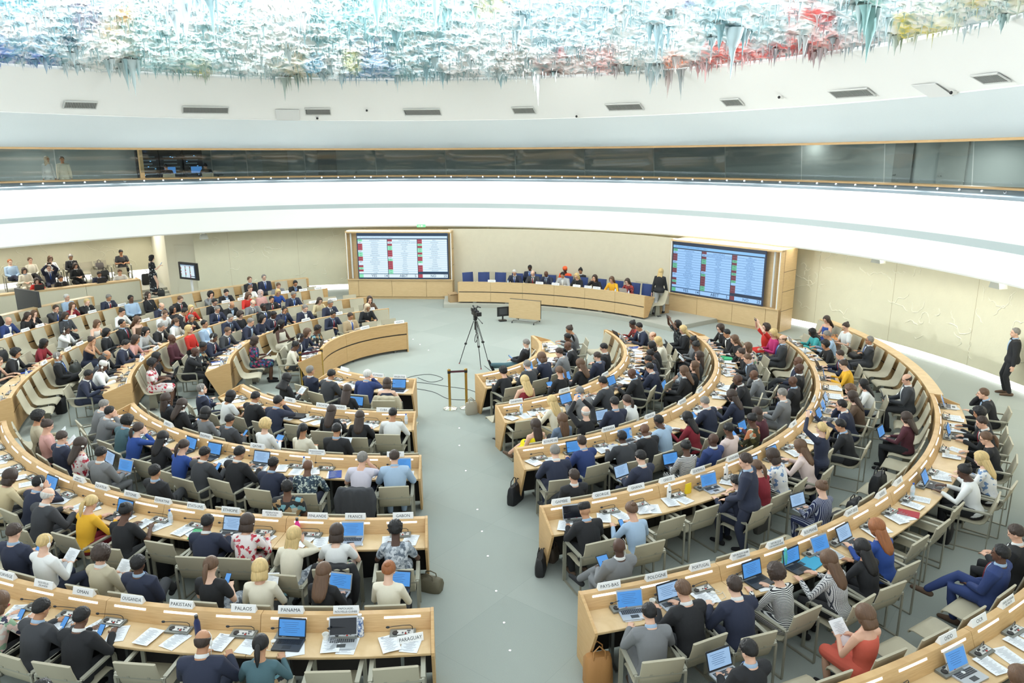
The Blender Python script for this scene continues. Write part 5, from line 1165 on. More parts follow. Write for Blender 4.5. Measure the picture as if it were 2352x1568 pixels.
# bags on the floor and on seats
bag(PL(.42,10.25,0,radians(80)),'black leather handbag on floor beside the GAMBIE desk end',(34,34,36),(.42,.16,.28))
bag(PL(.62,10.55,0,radians(60)),'small brown bag on floor behind the black handbag at GAMBIE desk',(84,72,60),(.22,.14,.24))
bag(PL(1.0,7.78,0,radians(10)),'tan leather backpack on floor by the PAYS-BAS desk end',(176,126,72),(.34,.24,.40))
bag(PL(.05,12.55,0,radians(62)),'black leather briefcase standing by the ROYAUME-UNI desk end',(30,31,34),(.44,.18,.34),'briefcase',False)
bag(PL(-.98,17.12,0,radians(20)),'pale grey tote bag on floor at the right front desk end',(178,170,152),(.28,.16,.30))
bag(PL(-1.22,9.78,0,radians(-20)),'olive leather handbag on floor at the GABON desk end',(104,98,78),(.40,.22,.20))
bag(PL(-2.15,10.2,0,radians(10)),'black rucksack on floor under the FRANCE desk',(26,27,30),(.34,.22,.42))
bag(PL(-5.35,10.2,0,radians(25)),'black wheeled case on floor in lower-left fourth row',(36,37,40),(.42,.28,.42))
bag(PL(7.0,11.1,0,radians(50)),'black bag on floor behind a fifth right row armchair',(30,30,34),(.36,.2,.3))
bag(PL(3.95,10.9,.30,radians(40)),'large grey handbag hanging behind the standing man in the aisle',(70,70,66),(.40,.12,.30))
def seatpos(a,i=5,b='RT'): return pol(RAD[b][i-1]-.42,a,.465)
bag(seatpos(316),'black rucksack on a pedestal seat, fifth right row near the SUISSE plate',(28,30,34),(.36,.22,.36))
bag(seatpos(311.5),'black bag on a pedestal seat by the SUEDE plate',(34,34,38),(.34,.2,.2))
bag(seatpos(308.8),'black jacket bundle on a pedestal seat by the SAINT-SIEGE plate',(30,31,34),(.36,.24,.14),handle=False)
bag(seatpos(343.5),'white cloth bundle on a pedestal seat, fifth right row',(232,232,228),(.36,.2,.12),handle=False)
bag(seatpos(361),'flat black case on a pedestal seat, fifth right row',(32,33,36),(.40,.3,.12),handle=False)
bag(seatpos(367),'orange-tan leather bag on a pedestal seat by the far right wall',(206,140,80),(.34,.2,.26))
bag(seatpos(223,4,'LL'),'brown bag on the seat at lower-left fourth row end',(90,80,68),(.32,.2,.24))
bag(pol(11.98,178.5,.465),'black holdall on a pedestal seat in the fifth upper-left row',(36,38,40),(.42,.22,.3))
bag(pol(9.33,185,.465),'dark grey handbag on a pedestal seat, fourth upper-left row',(60,64,62),(.36,.2,.26))
bag(pol(9.1,196,0),'black case on floor under the fourth upper-left row seats',(34,36,40),(.42,.24,.36),handle=False)
bag(pol(6.95,193,0),'black case on floor in the third upper-left row',(32,33,36),(.40,.24,.38),handle=False)
bag(PL(-14.2,30.3,.3,.3),'small black bag on the dais beside the woman in dotted dress',(40,40,40),(.26,.16,.24))

# ---------------------------------------------------------------- head table on its dais
DS=mat('dais_carpet',rgb(176,176,164),.85,bump=.2,bscale=150)
b=MB(); b.arc([(0,0),(0,.15),(2.6,.15),(2.6,0)],9.15,radians(34),radians(93),40,DCX,DCY); struct('floor_dais',b.mesh('dais',DS,40))
PWM=mat('podium_plaster',rgb(214,206,182),.8,noise_amt=.05,nscale=5,bump=.2,bscale=20)
for k in range(8):
    b=MB(); b.arc([(0,0),(0,2.82),(.08,2.82),(.08,0)],11.35,radians(43.5+48.5*k/8),radians(43.5+48.5*(k+1)/8),6,DCX,DCY); struct('wall_back',b.mesh('podium_wall',PWM,40))
N=6; R=9.3; lo,hi=42.5,89.4; wd=radians(hi-lo)/N
g=wd-.008/R
pm=[MB() for _ in range(5)]
P_(pm[0],[(0,.615),(.02,.615),(.02,.98),(0,.98)],R,g); P_(pm[1],[(0,.21),(.02,.21),(.02,.58),(0,.58)],R,g); P_(pm[2],[(.025,.2),(.04,.2),(.04,.9),(.025,.9)],R,g); P_(pm[3],[(.0,.975),(.0,.995),(.07,.995),(.10,.87),(.62,.87),(.62,.84),(.02,.84)],R,g)
pmm=[m.mesh('head_table_part',[OAKP,OAKP,DARKM,OAKP,STEEL][k],40) for k,m in enumerate(pm[:4])]
b=MB(); b.box((.06,0,.30),(.05,.14,.3)); b.box((.3,0,.5),(.05,.05,.7)); LEGM=b.mesh('head_table_leg',STEEL)
for k in range(N):
    A=radians(hi)-wd*(k+.5); M=Matrix.Translation((DCX+R*cos(A),DCY+R*sin(A),0))@Matrix.Rotation(A,4,'Z')
    t=thing('head_table',M,f"pale oak head table section on dais, {ORD[k]} from the left screen",'table','curved head table sections')
    for n_,m_ in zip(('upper_panel','lower_panel','backing_panel','tabletop'),pmm): link(n_,m_,t)
    link('leg',LEGM,t,Matrix.Translation((0,.0,0))@Matrix.Rotation(wd*.42,4,'Z')); 
    if k in(0,N-1):
        q=MB(); s=1 if k==0 else -1; 
        V=[(-.0,.2),(-.0,.995),(.08,.995),(.62,.87),(.62,.84),(.25,.2)]
        bb=MB(); n=len(V); y=s*R*sin(wd/2)
        bb.add([(x-R*(1-cos(wd/2)),y-.015,z) for x,z in V]+[(x-R*(1-cos(wd/2)),y+.015,z) for x,z in V],[tuple(range(n)),tuple(range(n,2*n))[::-1]]+[(i,n+i,n+(i+1)%n,(i+1)%n) for i in range(n)])
        link('end_panel',bb.mesh('head_table_end',OAK),t)
# blue swivel chairs
b=MB(); b.rbox((0,0,.47),(.48,.46,.07),.08); OC1=b.mesh('swivel_seat',BLUEC,50)
OC2=shell([(-.22,.50),(-.26,.62),(-.275,.80),(-.29,.95),(-.31,1.04)],.46,.06).mesh('swivel_back',BLUEC,60)
b=MB(); b.tube([(0,0,.07),(0,0,.44)],.028,10)
for k in range(5):
    a=2*pi*k/5+.3; b.tube([(0,0,.09),(.27*cos(a),.27*sin(a),.06)],[.022,.014],6); b.ell((.28*cos(a),.28*sin(a),.028),(.028,.028,.028))
OC3=b.mesh('swivel_base',BLACK,50)
b=MB(); b.tube([(.25,.14,.66),(.25,-.12,.66)],.018,8); b.tube([(.25,.0,.66),(.23,0,.46)],.014,6); OC4=b.mesh('swivel_arm',BLACK,50)
b=MB(); b.tube([(-.25,.14,.66),(-.25,-.12,.66)],.018,8); b.tube([(-.25,.0,.66),(-.23,0,.46)],.014,6); OC5=b.mesh('swivel_arm',BLACK,50)
def swivel(M,label):
    t=thing('swivel_chair',M,label,'chair','blue swivel chairs behind the head table')
    for n_,m_ in (('seat',OC1),('backrest',OC2),('base',OC3),('armrest',OC4),('armrest',OC5)): link(n_,m_,t)
for k,a in enumerate((86.9,84.0,80.6,46.4)): swivel(pol(10.15,a,.15,(.5,.1,-.1,.1)[k]),f"empty blue swivel chair on dais, {['leftmost','second from left','third from left','rightmost'][k]}")
PODIUM=[(76.5,10.05,'sW 1 j navy - d -'),(72.2,10.05,'zG 1 j charcoal - d -'),(69.0,10.05,'bK 3 j navy - d -'),(65.1,10.05,'sK 2 j lightgrey - d -'),(61.6,10.05,'lB 1 s black greypat d -'),(57.3,10.05,'kD 1 s black black f -'),(53.3,10.05,'lM 1 s yellow black d -'),(49.3,10.05,'lD 1 s redplaid black d laptop'),
(74.4,10.92,'sK 3 j navy - r laptop'),(66.6,10.92,'tO 3 s orange orange r -'),(63.2,10.92,'nK 2 j black - r -')]
for k,(a,r,at) in enumerate(PODIUM):
    at=at.split(); fr=r<10.5
    M=pol(r,a,.15,RND.uniform(-.1,.1))
    if fr: swivel(pol(r,a,.15),f"blue swivel chair on dais under the {short(at)}, {ORD[k]} at head table")
    else: panel_seat(pol(r,a,.15),f"beige seat by podium wall, {ORD[k-8]} of the occupied ones",'beige seats along the podium wall')
    lab=f"{describe(at)}, {ORD[k]} from left at head table" if fr else f"{describe(at)}, seated against podium wall behind head table"
    person(M,at,lab,at[5])
    if at[6]=='laptop':
        laptop(pol(9.72,a,.872) if fr else M@Matrix.Translation((0,.36,.665)),f"open laptop used by the {short(at)} {'at head table' if fr else 'by podium wall'}",1 if fr else 0)
for k,a in enumerate((83.5,79.5,70.5,55,50.5)): panel_seat(pol(10.92,a,.15),f"empty beige seat by podium wall, {ORD[k]} from the left screen",'beige seats along the podium wall')
for k,(a,s) in enumerate(((81.3,'VICE-PRESIDENT'),(69.6,'PRESIDENT'),(65.6,'SECRETAIRE'),(60.3,'SECRETAIRE|ADJOINT'),(57.4,'MODERATEUR'),(55.2,'SECRETARIAT'))):
    nm=nameplate(pol(9.33,a,.996),s); nm['label']=f"white name plate on head table ledge, {ORD[k]} from the left"
for k,a in enumerate((77.6,70.6,66.6,51,47.6)): bottle(pol(9.5,a,.872),f"water bottle on head table, {ORD[k]} from the left")
panel_seat(pol(10.1,42.8,.15,-.4),'empty beige pedestal seat on dais right of the head table','beige seats along the podium wall')
for (x,y,z,lab) in ((5.55,27.35,.15,'brown cardboard box on dais beside the right screen'),(-2.3,29.55,.15,'brown cardboard box on dais beside the left screen')):
    t=thing('cardboard_box',PL(x,y,z,.4),lab,'box'); b=MB(); b.box((0,0,.15),(.38,.28,.3)); link('body',b.mesh('carton',smat('cardboard',176,148,110)),t)
    b=MB(); b.box((0,-.16,.32),(.38,.12,.01),0,radians(-25)); b.box((0,.16,.32),(.38,.12,.01),0,radians(25)); link('flaps',b.mesh('carton_flaps',smat('cardboard',176,148,110)),t)

# ---------------------------------------------------------------- screen cabinets with the vote
C1=[('Y','AFGHANISTAN'),('A','ANGOLA'),('N','ARGENTINA'),('N','AUSTRALIA'),('N','AUSTRIA'),('A','BAHAMAS'),('Y','BAHRAIN'),('Y','BANGLADESH'),('N','BRAZIL'),('N','BULGARIA'),('A','BURKINA FASO'),('-','CAMEROON'),('N','CHILE'),('Y','CHINA'),('N','CROATIA'),('-','CUBA')]
C2=[('N','CZECH REPUBLIC'),('A','DEMOCRATIC REPUBLIC OF CONGO'),('N','DENMARK'),('Y','EGYPT'),('Y','ERITREA'),('N','FIJI'),('N','HUNGARY'),('N','ICELAND'),('A','INDIA'),('Y','IRAQ'),('N','ITALY'),('N','JAPAN'),('N','MEXICO'),('N','NEPAL'),('Y','NIGERIA'),('Y','PAKISTAN')]
C3=[('N','PERU'),('N','PHILIPPINES'),('Y','QATAR'),('N','RWANDA'),('Y','SAUDI ARABIA'),('Y','SENEGAL'),('N','SLOVAKIA'),('Y','SOMALIA'),('N','SOUTH AFRICA'),('N','SPAIN'),('Y','TOGO'),('-','TUNISIA'),('N','UKRAINE'),('N','UNITED KINGDOM'),('N','URUGUAY')]
def emit(name,c,s=.68): return mat(name,rgb(*c),.4,emis=rgb(*c),es=s)
def screen_mats(k):
    if k==0: return dict(bg=emit('scr_bg_a',(226,242,250)),ln=emit('scr_line_a',(150,204,232)),Y=emit('scr_yes_a',(146,232,190)),N=emit('scr_no_a',(176,72,86)),dk=emit('scr_dark_a',(44,66,92)),tx=emit('scr_text_a',(96,148,190)),bt=emit('scr_big_a',(58,92,128)),hd=emit('scr_head_a',(204,230,248)))
    return dict(bg=emit('scr_bg_b',(160,204,250)),ln=emit('scr_line_b',(70,120,180)),Y=emit('scr_yes_b',(104,186,150)),N=emit('scr_no_b',(124,66,76)),dk=emit('scr_dark_b',(44,58,80)),tx=emit('scr_text_b',(52,100,160)),bt=emit('scr_big_b',(38,64,104)),hd=emit('scr_head_b',(140,196,246)))
def board(parent,W_,H_,M,mm,small=False):
    # screen picture in the plane x right, z up, facing -y ; origin lower left
    def rect(b,x0,x1,z0,z1,y): b.add([(x0,y,z0),(x1,y,z0),(x1,y,z1),(x0,y,z1)],[(0,1,2,3)])
    b=MB(); b.box((W_/2,.03,H_/2),(W_,.06,H_)); link('bezel',b.mesh('screen_body',mm['dk']),parent,M)
    m=MB(); l=MB(); Y=MB(); Nn=MB(); hd=MB()
    x0,x1=.03*W_/4,W_-.03; zt=H_*.865; zb=H_*.115; rh=(zt-zb)/16
    rect(hd,x0,x1,H_*.885,H_*.935,-.004)
    cw=(x1-x0)/3
    txt=[]
    for c,colm in enumerate((C1,C2,C3)):
        xa=x0+c*cw+.012; xb=x0+(c+1)*cw-.012
        for r,(v,nm) in enumerate(colm):
            za=zt-(r+1)*rh; rect(m,xa,xb,za,za+rh,-.004); rect(l,xa,xb,za,za+rh*.12,-.006)
            if v in 'YN': rect(Y if v=='Y' else Nn,xa,xa+cw*.15,za,za+rh*.98,-.007)
            if v!='-': txt.append(({'Y':'YES','N':'NO','A':'ABST'}[v],xa+cw*.075,za+rh*.5,rh*.5,'bt' if v=='A' else 'dk'))
            txt.append((nm,xa+cw*.56,za+rh*.5,rh*.55,'tx'))
        rect(m,xa,xb,H_*.03,H_*.105,-.004)
        if c!=1: rect(Y if c==0 else Nn,xa,xa+cw*.14,H_*.03,H_*.105,-.007)
        txt.append((('YES','ABST','NO')[c],xa+cw*.5,H_*.067,H_*.062,'bt')); txt.append((('14','5','25')[c],xb-cw*.08,H_*.067,H_*.062,'bt'))
    txt.append(('L.36 - Amendment to draft resolution A/HRC/41/L.10/Rev.1',x0+cw*.62,H_*.91,H_*.024,'tx'))
    link('picture',m.mesh('scr_rows',mm['bg']),parent,M); link('picture',hd.mesh('scr_header',mm['hd']),parent,M); link('picture',l.mesh('scr_lines',mm['ln']),parent,M); link('yes_fields',Y.mesh('scr_yes',mm['Y']),parent,M); link('no_fields',Nn.mesh('scr_no',mm['N']),parent,M)
    if small: return
    for key in ('tx','bt','dk'):
        j=MB()
        for s,x,z,sz,k2 in txt:
            if k2!=key: continue
            me=text_mesh(s,sz*1.25,mm[key],bold=(key=='bt'))
            n=len(j.v); j.v.extend([(x+v.co.x,-.010,z+v.co.y) for v in me.vertices]); 
            for p in me.polygons: j.f.append(tuple(n+i for i in p.vertices)); j.mi.append(0)
            bpy.data.meshes.remove(me)
        me=bpy.data.meshes.new('scr_text'); me.from_pydata(j.v,[],j.f); me.materials.append(mm[key]); link('lettering',me,parent,M)
def cabinet(p0,p1,depth,label,mir,mm):
    p0,p1=Vector(p0),Vector(p1); d=p1-p0; W_=d.length; A=atan2(d.y,d.x); M=Matrix.Translation((p0.x,p0.y,0))@Matrix.Rotation(A,4,'Z')
    t=thing('screen_cabinet',M,label,'cabinet','voting screen cabinets'); H_=2.79
    b=MB(); b.box((W_/2,depth/2+.12,H_/2),(W_,depth-.24,H_)); b.box((W_/2,.06,2.76),(W_,.2,.06)); b.box((.02,.07,1.8),(.04,.2,1.95)); b.box((W_-.02,.07,1.8),(.04,.2,1.95)); link('body',b.mesh('cab_body',OAKP),t)
    b=MB(); 
    ws=[.10,.42,.75,1.0] if not mir else [.28,.61,.90,1.0]; x=0
    for f in ws:
        b.box((W_*(x+f)/2,.03,.47),(W_*(f-x)-.012,.06,.72)); x=f
    link('lower_panel',b.mesh('cab_lower',OAKP),t)
    b=MB(); b.box((W_/2,.02,.81),(W_+.02,.14,.035)); link('shelf',b.mesh('cab_shelf',OAKP),t)
    b=MB(); b.box((W_/2,.08,.06),(W_,.06,.12)); link('plinth',b.mesh('cab_plinth',OAKP),t)
    b=MB()
    for z in (.72,1.38,2.05): b.box(((W_+.002) if mir else W_+.002,depth/2+.1,z),(.006,depth-.2,.012))
    link('side_joints',b.mesh('cab_joints',DARKM),t)
    b=MB(); xs=.045*W_ if not mir else .93*W_; b.rbox((xs,.10,1.78),(.07,.05,1.86),.02); link('strip_lamp',b.mesh('cab_strip',smat('strip_grey',206,208,204)),t)
    b=MB(); b.box((W_/2,.05,2.805),(W_*.97,.12,.02)); link('top_light',b.mesh('cab_top_light',COVE),t)
    b=MB(); xw=(W_-.05) if mir else .04; b.box((xw,-.02,1.78),(.03,.03,1.92)); b.box(((.03) if mir else W_-.03,-.02,1.78),(.03,.03,1.92)); link('edge_trim',b.mesh('cab_edge',WHITEP),t)
    sx0,sx1=((.105,.965) if not mir else (.012,.865)); SW=W_*(sx1-sx0); SH=1.88
    s=thing('voting_screen',M@Matrix.Translation((W_*sx0,.02,.84)),label.replace('pale oak cabinet holding the','large').replace('screen','voting screen'),'screen','voting screens')
    board(s,SW,SH,Matrix.Identity(4),mm)
cabinet((-6.76,30.98),(-2.42,30.73),.75,'pale oak cabinet holding the screen left of the head table',False,screen_mats(0))
cabinet((5.87,27.84),(8.85,24.7),1.05,'pale oak cabinet holding the screen right of the head table',True,screen_mats(1))

# ---------------------------------------------------------------- press gallery at the left
D0,D1=Vector((-15.37,31.03)),Vector((-19.9,27.05)); dd=(D1-D0).normalized(); nn=Vector((-dd.y,dd.x)); 
if nn.dot(Vector((-1,1)))<0: nn=-nn
def gpos(s,t,z=0,rz=0,sc=1): p=D0+dd*s+nn*t; return PL(p.x,p.y,z,rz,sc)
Ag=atan2(dd.y,dd.x); FACE_C=atan2(-nn.y,-nn.x)-pi/2
PWH=mat('pale_panel',rgb(222,216,192),.7,noise_amt=.03,nscale=10)
L_=(D1-D0).length
for k in range(3):
    t=thing('press_desk',gpos(L_*(k+.5)/3,0,0,Ag),f"pale fronted press desk at far left, {ORD[k]} section from the steps",'desk','press gallery desks')
    w_=L_/3-.01; sg=1 if (Matrix.Rotation(Ag,3,'Z')@Vector((0,1,0))).xy.dot(nn)>0 else -1
    b=MB(); b.box((0,sg*.02,.42),(w_,.04,.82)); link('front_panel',b.mesh('press_front',PWH),t)
    b=MB(); b.box((0,sg*.28,.82),(w_,.58,.035)); link('tabletop',b.mesh('press_top',OAKP),t)
    b=MB(); b.box((0,sg*.02,.855),(w_,.05,.03)); link('edge',b.mesh('press_edge',OAKP),t)
    if k==0:
        b=MB(); b.box((-w_/2-.02,sg*.28,.43),(.04,.6,.87)); link('end_panel',b.mesh('press_end',OAKP),t)
b=MB()
for (t0,t1,z) in ((1.15,2.05,.27),(2.05,9,.53)):
    P=[D0+dd*(-.35)+nn*t0,D0+dd*(-.35)+nn*t1,D0+dd*(L_+1)+nn*t1,D0+dd*(L_+1)+nn*t0]; b.prism_z([(p.x,p.y) for p in P],0,z)
struct('floor_gallery',b.mesh('press_platform',DS,40))
b=MB()
for k in range(3):
    P=[D0+dd*(-1.5)+nn*(-.1+.32*k),D0+dd*(-1.5)+nn*3,D0+dd*(-.06)+nn*3,D0+dd*(-.06)+nn*(-.1+.32*k)]
    b.prism_z([(p.x,p.y) for p in P],.1*k*1.0,.1*(k+1))
struct('floor_steps',b.mesh('dais_steps',DS,40))
GAL=[(.55,0,'sM 1 s white navy d -'),(1.35,0,'sK 2 j navy - d laptop'),(2.75,0,'nD 2 j black - d -'),(3.55,0,'kD 1 t red red d laptop'),
(1.95,1,'lD 1 j black - r -'),(2.9,1,'sM 1 j navy - u phone'),(3.75,1,'kD 1 j cream - r -'),
(-.05,2,'sK 2 t charcoal black r phone'),(1.9,2,'nG 2 j black - l laptop'),(2.65,2,'kM 1 s white black r phone'),(3.35,2,'nM 1 s cream black c -'),(4.05,2,'sA 1 s lightblue navy c -')]
RW=['front','middle','back']
for k,(s,row,at) in enumerate(GAL):
    at=at.split(); t_=(.78,1.62,2.5)[row]; z=(0,.27,.53)[row]
    armchair(gpos(s,t_+.02,z,FACE_C),f"beige armchair under the {short(at)}, {RW[row]} row of press gallery",'press gallery armchairs')
    M=gpos(s,t_,z,FACE_C+RND.uniform(-.15,.15)); lab=f"{describe(at)}, {RW[row]} row of press gallery at far left"
    person(M,at,lab,at[5])
    for it in at[6:]:
        if it=='laptop': laptop(gpos(s,.38,.84,FACE_C) if row==0 else M@Matrix.Translation((0,.36,.665)),f"open laptop of the {short(at)}, {RW[row]} row of press gallery",3)
        elif it!='-': give(it,M,at,f"{short(at)}, {RW[row]} row of press gallery",at[5])
for k,(s,row) in enumerate(((.2,1),(1.1,1),(.75,2),(1.3,2))):
    armchair(gpos(s,(.78,1.62,2.5)[row],(0,.27,.53)[row],FACE_C),f"empty beige armchair, {RW[row]} press gallery row, {'nearer' if k%2==0 else 'farther'} from the steps",'press gallery armchairs')
bag(gpos(.85,2.5,.53+.47,FACE_C),'grey rucksack on a chair in press gallery back row',(104,98,96),(.32,.2,.36))
bag(gpos(.9,1.6,.27+.47,FACE_C),'black rucksack on a chair in press gallery middle row',(40,42,44),(.32,.2,.4))
bag(gpos(-.75,1.8,.3,FACE_C),'black rucksack standing on the steps beside the press gallery',(28,30,32),(.34,.22,.48))
# ---------------------------------------------------------------- standing people
def stand(x,y,z,face,at,pose,label,s=1.0,sx=None):
    at=at.split(); M=PL(x,y,z,face,s); return person(M,at,label,pose,sx)[0],M
stand(12.55,18.3,0,radians(68),'sG 1 j black black w -','w','person in black jacket, short grey hair, standing by the right wall looking up',1.03)
stand(5.34,27.04,.15,radians(-35),'lB 1 j black lightgrey w -','a','person in black jacket and pale skirt, long blond hair, walking on dais',1.0,'F')
_,M=stand(-14.55,30.5,.3,radians(-60),'kK 1 t dots dots k -','k','person in long black dotted dress holding a phone, standing on left steps',.97,'F')
phone(M@Matrix.Translation(HELD['k'])@Matrix.Rotation(radians(50),4,'X'),'mobile phone held up by the woman in the dotted dress')
stand(3.62,10.62,0,radians(62),'sD 1 j navy - g -','g','person in navy suit, grey-brown hair, standing in aisle behind fourth right row',1.02)
stand(-10.15,22.1,0,radians(-70),'sK 2 j black - b -','b','person in black suit bending over in the fourth upper-left row',1.0)
_,M=stand(5.38,12.3,0,radians(32),'pB 1 s navy navy v -','v','person in navy top, blond ponytail, standing with raised phone in fourth right row',.93,'F')
phone(M@Matrix.Translation(HELD['v'])@Matrix.Rotation(radians(78),4,'X')@Matrix.Rotation(radians(90),4,'Z'),'mobile phone raised by the standing blond ponytail person')
# people half in view at the right edge
for k,(r,a,at) in enumerate(((14.05,306.6,'sK 3 j blue - c -'),(14.05,309.6,'sD 1 j black - r paper'),(15.2,322,'sD 2 j black - c -'),(14.6,315,'sG 2 j charcoal - c -'))):
    at=at.split(); armc=k>1
    if armc: armchair(pol(r,a,0),f"beige armchair at the far right edge, {ORD[k-2]} from the back",'beige armchairs at the right edge')
    person(pol(r,a,0),at,f"{describe(at)}, {['seated nearest','seated second','in armchair farther up','in armchair just beyond'][k]} at the right edge",at[5])
# gallery glass people and control room staff
for k,(a,at,z,pose,fc) in enumerate(((131.4,'hS 2 s white white w -',4.12,'w',20),(129.9,'sK 2 s cream cream w -',4.1,'w',-10))):
    at=at.split(); x,y,_=gal(a,21.4,0); A=radians(a)
    person(PL(x,y,z,A+pi/2+radians(fc),1.0),at,['person in white robe and pale headscarf standing behind the gallery glass','person in cream shirt standing behind gallery glass beside the headscarf person'][k],pose)
for k,(a,) in enumerate(((119.2,),(114.9,))):
    x,y,_=gal(a,21.6,0); A=radians(a)
    armchair(PL(x,y,4.12,A-pi/2),['control room chair nearest the mullion behind the glass','control room chair farther right behind the glass'][k],'control room chairs')
    person(PL(x,y,4.12,A-pi/2+.2),'sK 1 s black black d -'.split(),['person in black top at the control desk behind gallery glass, left','person in black top at the control desk behind gallery glass, right'][k],'d')
t=thing('control_desk',PL(*gal(117,22.1,4.12)[:2],4.12,radians(117)),'dark control desk behind the gallery glass','desk')
b=MB(); b.box((0,0,.74),(.5,3.0,.04)); b.box((0,1.3,.37),(.4,.05,.72)); b.box((0,-1.3,.37),(.4,.05,.72)); link('table',b.mesh('control_desk',DGREY),t)
for k,dy in enumerate((.7,-.4)):
    b=MB(); b.box((.0,dy,1.0),(.04,.5,.32)); b.box((0,dy,.8),(.1,.06,.14)); mo=link('monitor',b.mesh('control_monitor',BLACK),t)
    b=MB(); b.box((-.022,dy,1.0),(.004,.46,.28)); link('display',b.mesh('control_display',SCRB),mo)

# ---------------------------------------------------------------- equipment on the open floor
t=thing('video_camera',PL(-1.05,21.26,0,radians(200)),'black professional video camera mounted on the tripod','camera')
b=MB(); b.rbox((0,0,1.56),(.13,.36,.15),.02); b.box((.0,.02,1.69),(.03,.24,.03)); b.box((0,-.1,1.655),(.03,.03,.06)); b.box((0,.13,1.655),(.03,.03,.06)); link('body',b.mesh('camera_body',BLACK,40),t)
b=MB(); b.tube([(0,.16,1.57),(0,.30,1.57)],[.05,.062],14); b.box((0,.33,1.57),(.15,.07,.11)); link('lens',b.mesh('camera_lens',BLACK,40),t)
b=MB(); b.tube([(-.07,-.02,1.73),(-.07,.27,1.75)],.018,8); b.box((-.04,.05,1.71),(.06,.02,.02)); link('microphone',b.mesh('camera_mic',BLACK,60),t)
b=MB(); b.rbox((.11,.05,1.66),(.03,.14,.09),.01); b.tube([(-.03,-.16,1.66),(-.03,-.30,1.69)],.025,8); link('viewfinder',b.mesh('camera_viewfinder',BLACK,60),t)
t=thing('tripod',PL(-1.05,21.26,0,radians(20)),'black camera tripod standing on the open floor','tripod')
b=MB(); b.rbox((0,0,1.44),(.10,.13,.09),.03); b.ell((0,0,1.36),(.06,.06,.05)); b.tube([(0,0,1.30),(0,0,1.05)],.03,8); link('head',b.mesh('tripod_head',BLACK,60),t)
b=MB(); b.tube([(.04,-.05,1.42),(.08,-.30,1.33),(.09,-.38,1.31)],[.009,.009,.016],8); link('pan_handle',b.mesh('tripod_handle',BLACK,60),t)
for k in range(3):
    a=2*pi*k/3+.5; q=MB(); e=Vector((cos(a),sin(a),0)); s=Vector((-sin(a),cos(a),0))
    for o_ in (-.02,.02): q.tube([e*.05+s*o_+Vector((0,0,1.30)),e*.30+s*o_+Vector((0,0,.62))],.009,6)
    q.box(tuple(e*.30+Vector((0,0,.62))),(.06,.06,.05),a); q.tube([e*.30+Vector((0,0,.62)),e*.50+Vector((0,0,.02))],.011,7)
    lg=link('leg',q.mesh('tripod_leg',BLACK,60),t); f_=MB(); f_.ell(tuple(e*.505+Vector((0,0,.015))),(.02,.02,.015)); link('foot',f_.mesh('tripod_foot',smat('foot_red',150,40,36)),lg)
b=MB(); b.tube([(.02,0,1.05),(.03,.02,.95)],.02,8)
for k in range(3): b.tube([(.045*cos(q/2.2)+.03,.07*sin(q/2.2)+.02+.012*k,.80+.13*sin(q/2.2+1.2)) for q in range(15)],.007,5)
link('strap',b.mesh('tripod_strap',BLACK,60),t)
# rope posts
def post_pair(pa,pb,lab,cat,far):
    for k,(x,y) in enumerate((pa,pb)):
        t=thing('barrier_post',PL(x,y,0),f"brass barrier post, {['left','right'][k]} one of the pair {lab}",'barrier post','brass barrier posts')
        b=MB(); b.tube([(0,0,.03),(0,0,.93)],.032,16); b.lathe([(0,.93),(.036,.93),(.038,.985),(.034,1.0),(0,1.0)],n=16); link('post',b.mesh('barrier_tube',BRASS,40),t)
        b=MB(); b.lathe([(0,0),(.17,0),(.172,.012),(.12,.03),(.045,.05),(.04,.075),(0,.075)],n=28); link('base',b.mesh('barrier_base',CHROME,40),t)
        b=MB(); b.lathe([(.0335,.90),(.04,.90),(.04,.965),(.0335,.965)],n=16); link('belt_head',b.mesh('barrier_head',BLACK,40),t)
    b=MB(); a=Vector(pa);c=Vector(pb); d=(c-a); A=atan2(d.y,d.x); m_=(a+c)/2; b.box((m_.x,m_.y,.935),(d.length-.08,.006,.05),A); o=link('barrier_belt',b.mesh('belt',BURG)); tag(o,f"burgundy belt stretched between the posts {lab}",'belt','burgundy barrier belts')
post_pair((-1.52,17.5),(-1.12,17.56),'near the front aisle','',0)
post_pair((-5.55,19.15),(-5.08,19.5),'at the upper-left front desk','',1)
# wheeled lectern panel and monitor
A=atan2(26.13-26.63,1.02+.07); t=thing('lectern_panel',PL(.45,26.42,0,A),'pale oak wheeled panel standing before the head table','lectern')
b=MB(); b.box((0,0,.50),(1.22,.03,.68)); link('front_board',b.mesh('lectern_board',OAKP),t)
b=MB(); b.box((0,.06,.83),(1.2,.12,.02)); b.box((.585,.06,.5),(.02,.10,.62)); link('cabinet',b.mesh('lectern_cabinet',BLACK),t)
b=MB(); b.tube([(-.42,-.05,.10),(.42,-.05,.10)],.02,8); b.tube([(-.42,-.15,.07),(-.42,.4,.07)],.018,8); b.tube([(.42,-.15,.07),(.42,.4,.07)],.018,8); link('chassis',b.mesh('lectern_chassis',STEEL,50),t)
for x in (-.42,.42):
    for y in (-.15,.4): q=MB(); q.tube([(x-.012,y,.035),(x+.012,y,.035)],.034,12); link('wheel',q.mesh('lectern_wheel',DGREY,50),t)
t=thing('monitor',PL(-.32,26.75,0,radians(20)),'black monitor on stand beside the wheeled oak panel','monitor')
b=MB(); b.rbox((0,0,.36),(.44,.05,.34),.01); link('case',b.mesh('monitor_case',BLACK),t); b=MB(); b.tube([(0,.03,.06),(0,.03,.3)],.03,8); b.rbox((0,.05,.02),(.28,.22,.04),.05); link('stand',b.mesh('monitor_stand',BLACK,50),t)
b=MB(); b.box((.0,-.03,.37),(.3,.01,.22)); link('rear_vents',b.mesh('monitor_vents',DGREY),t)
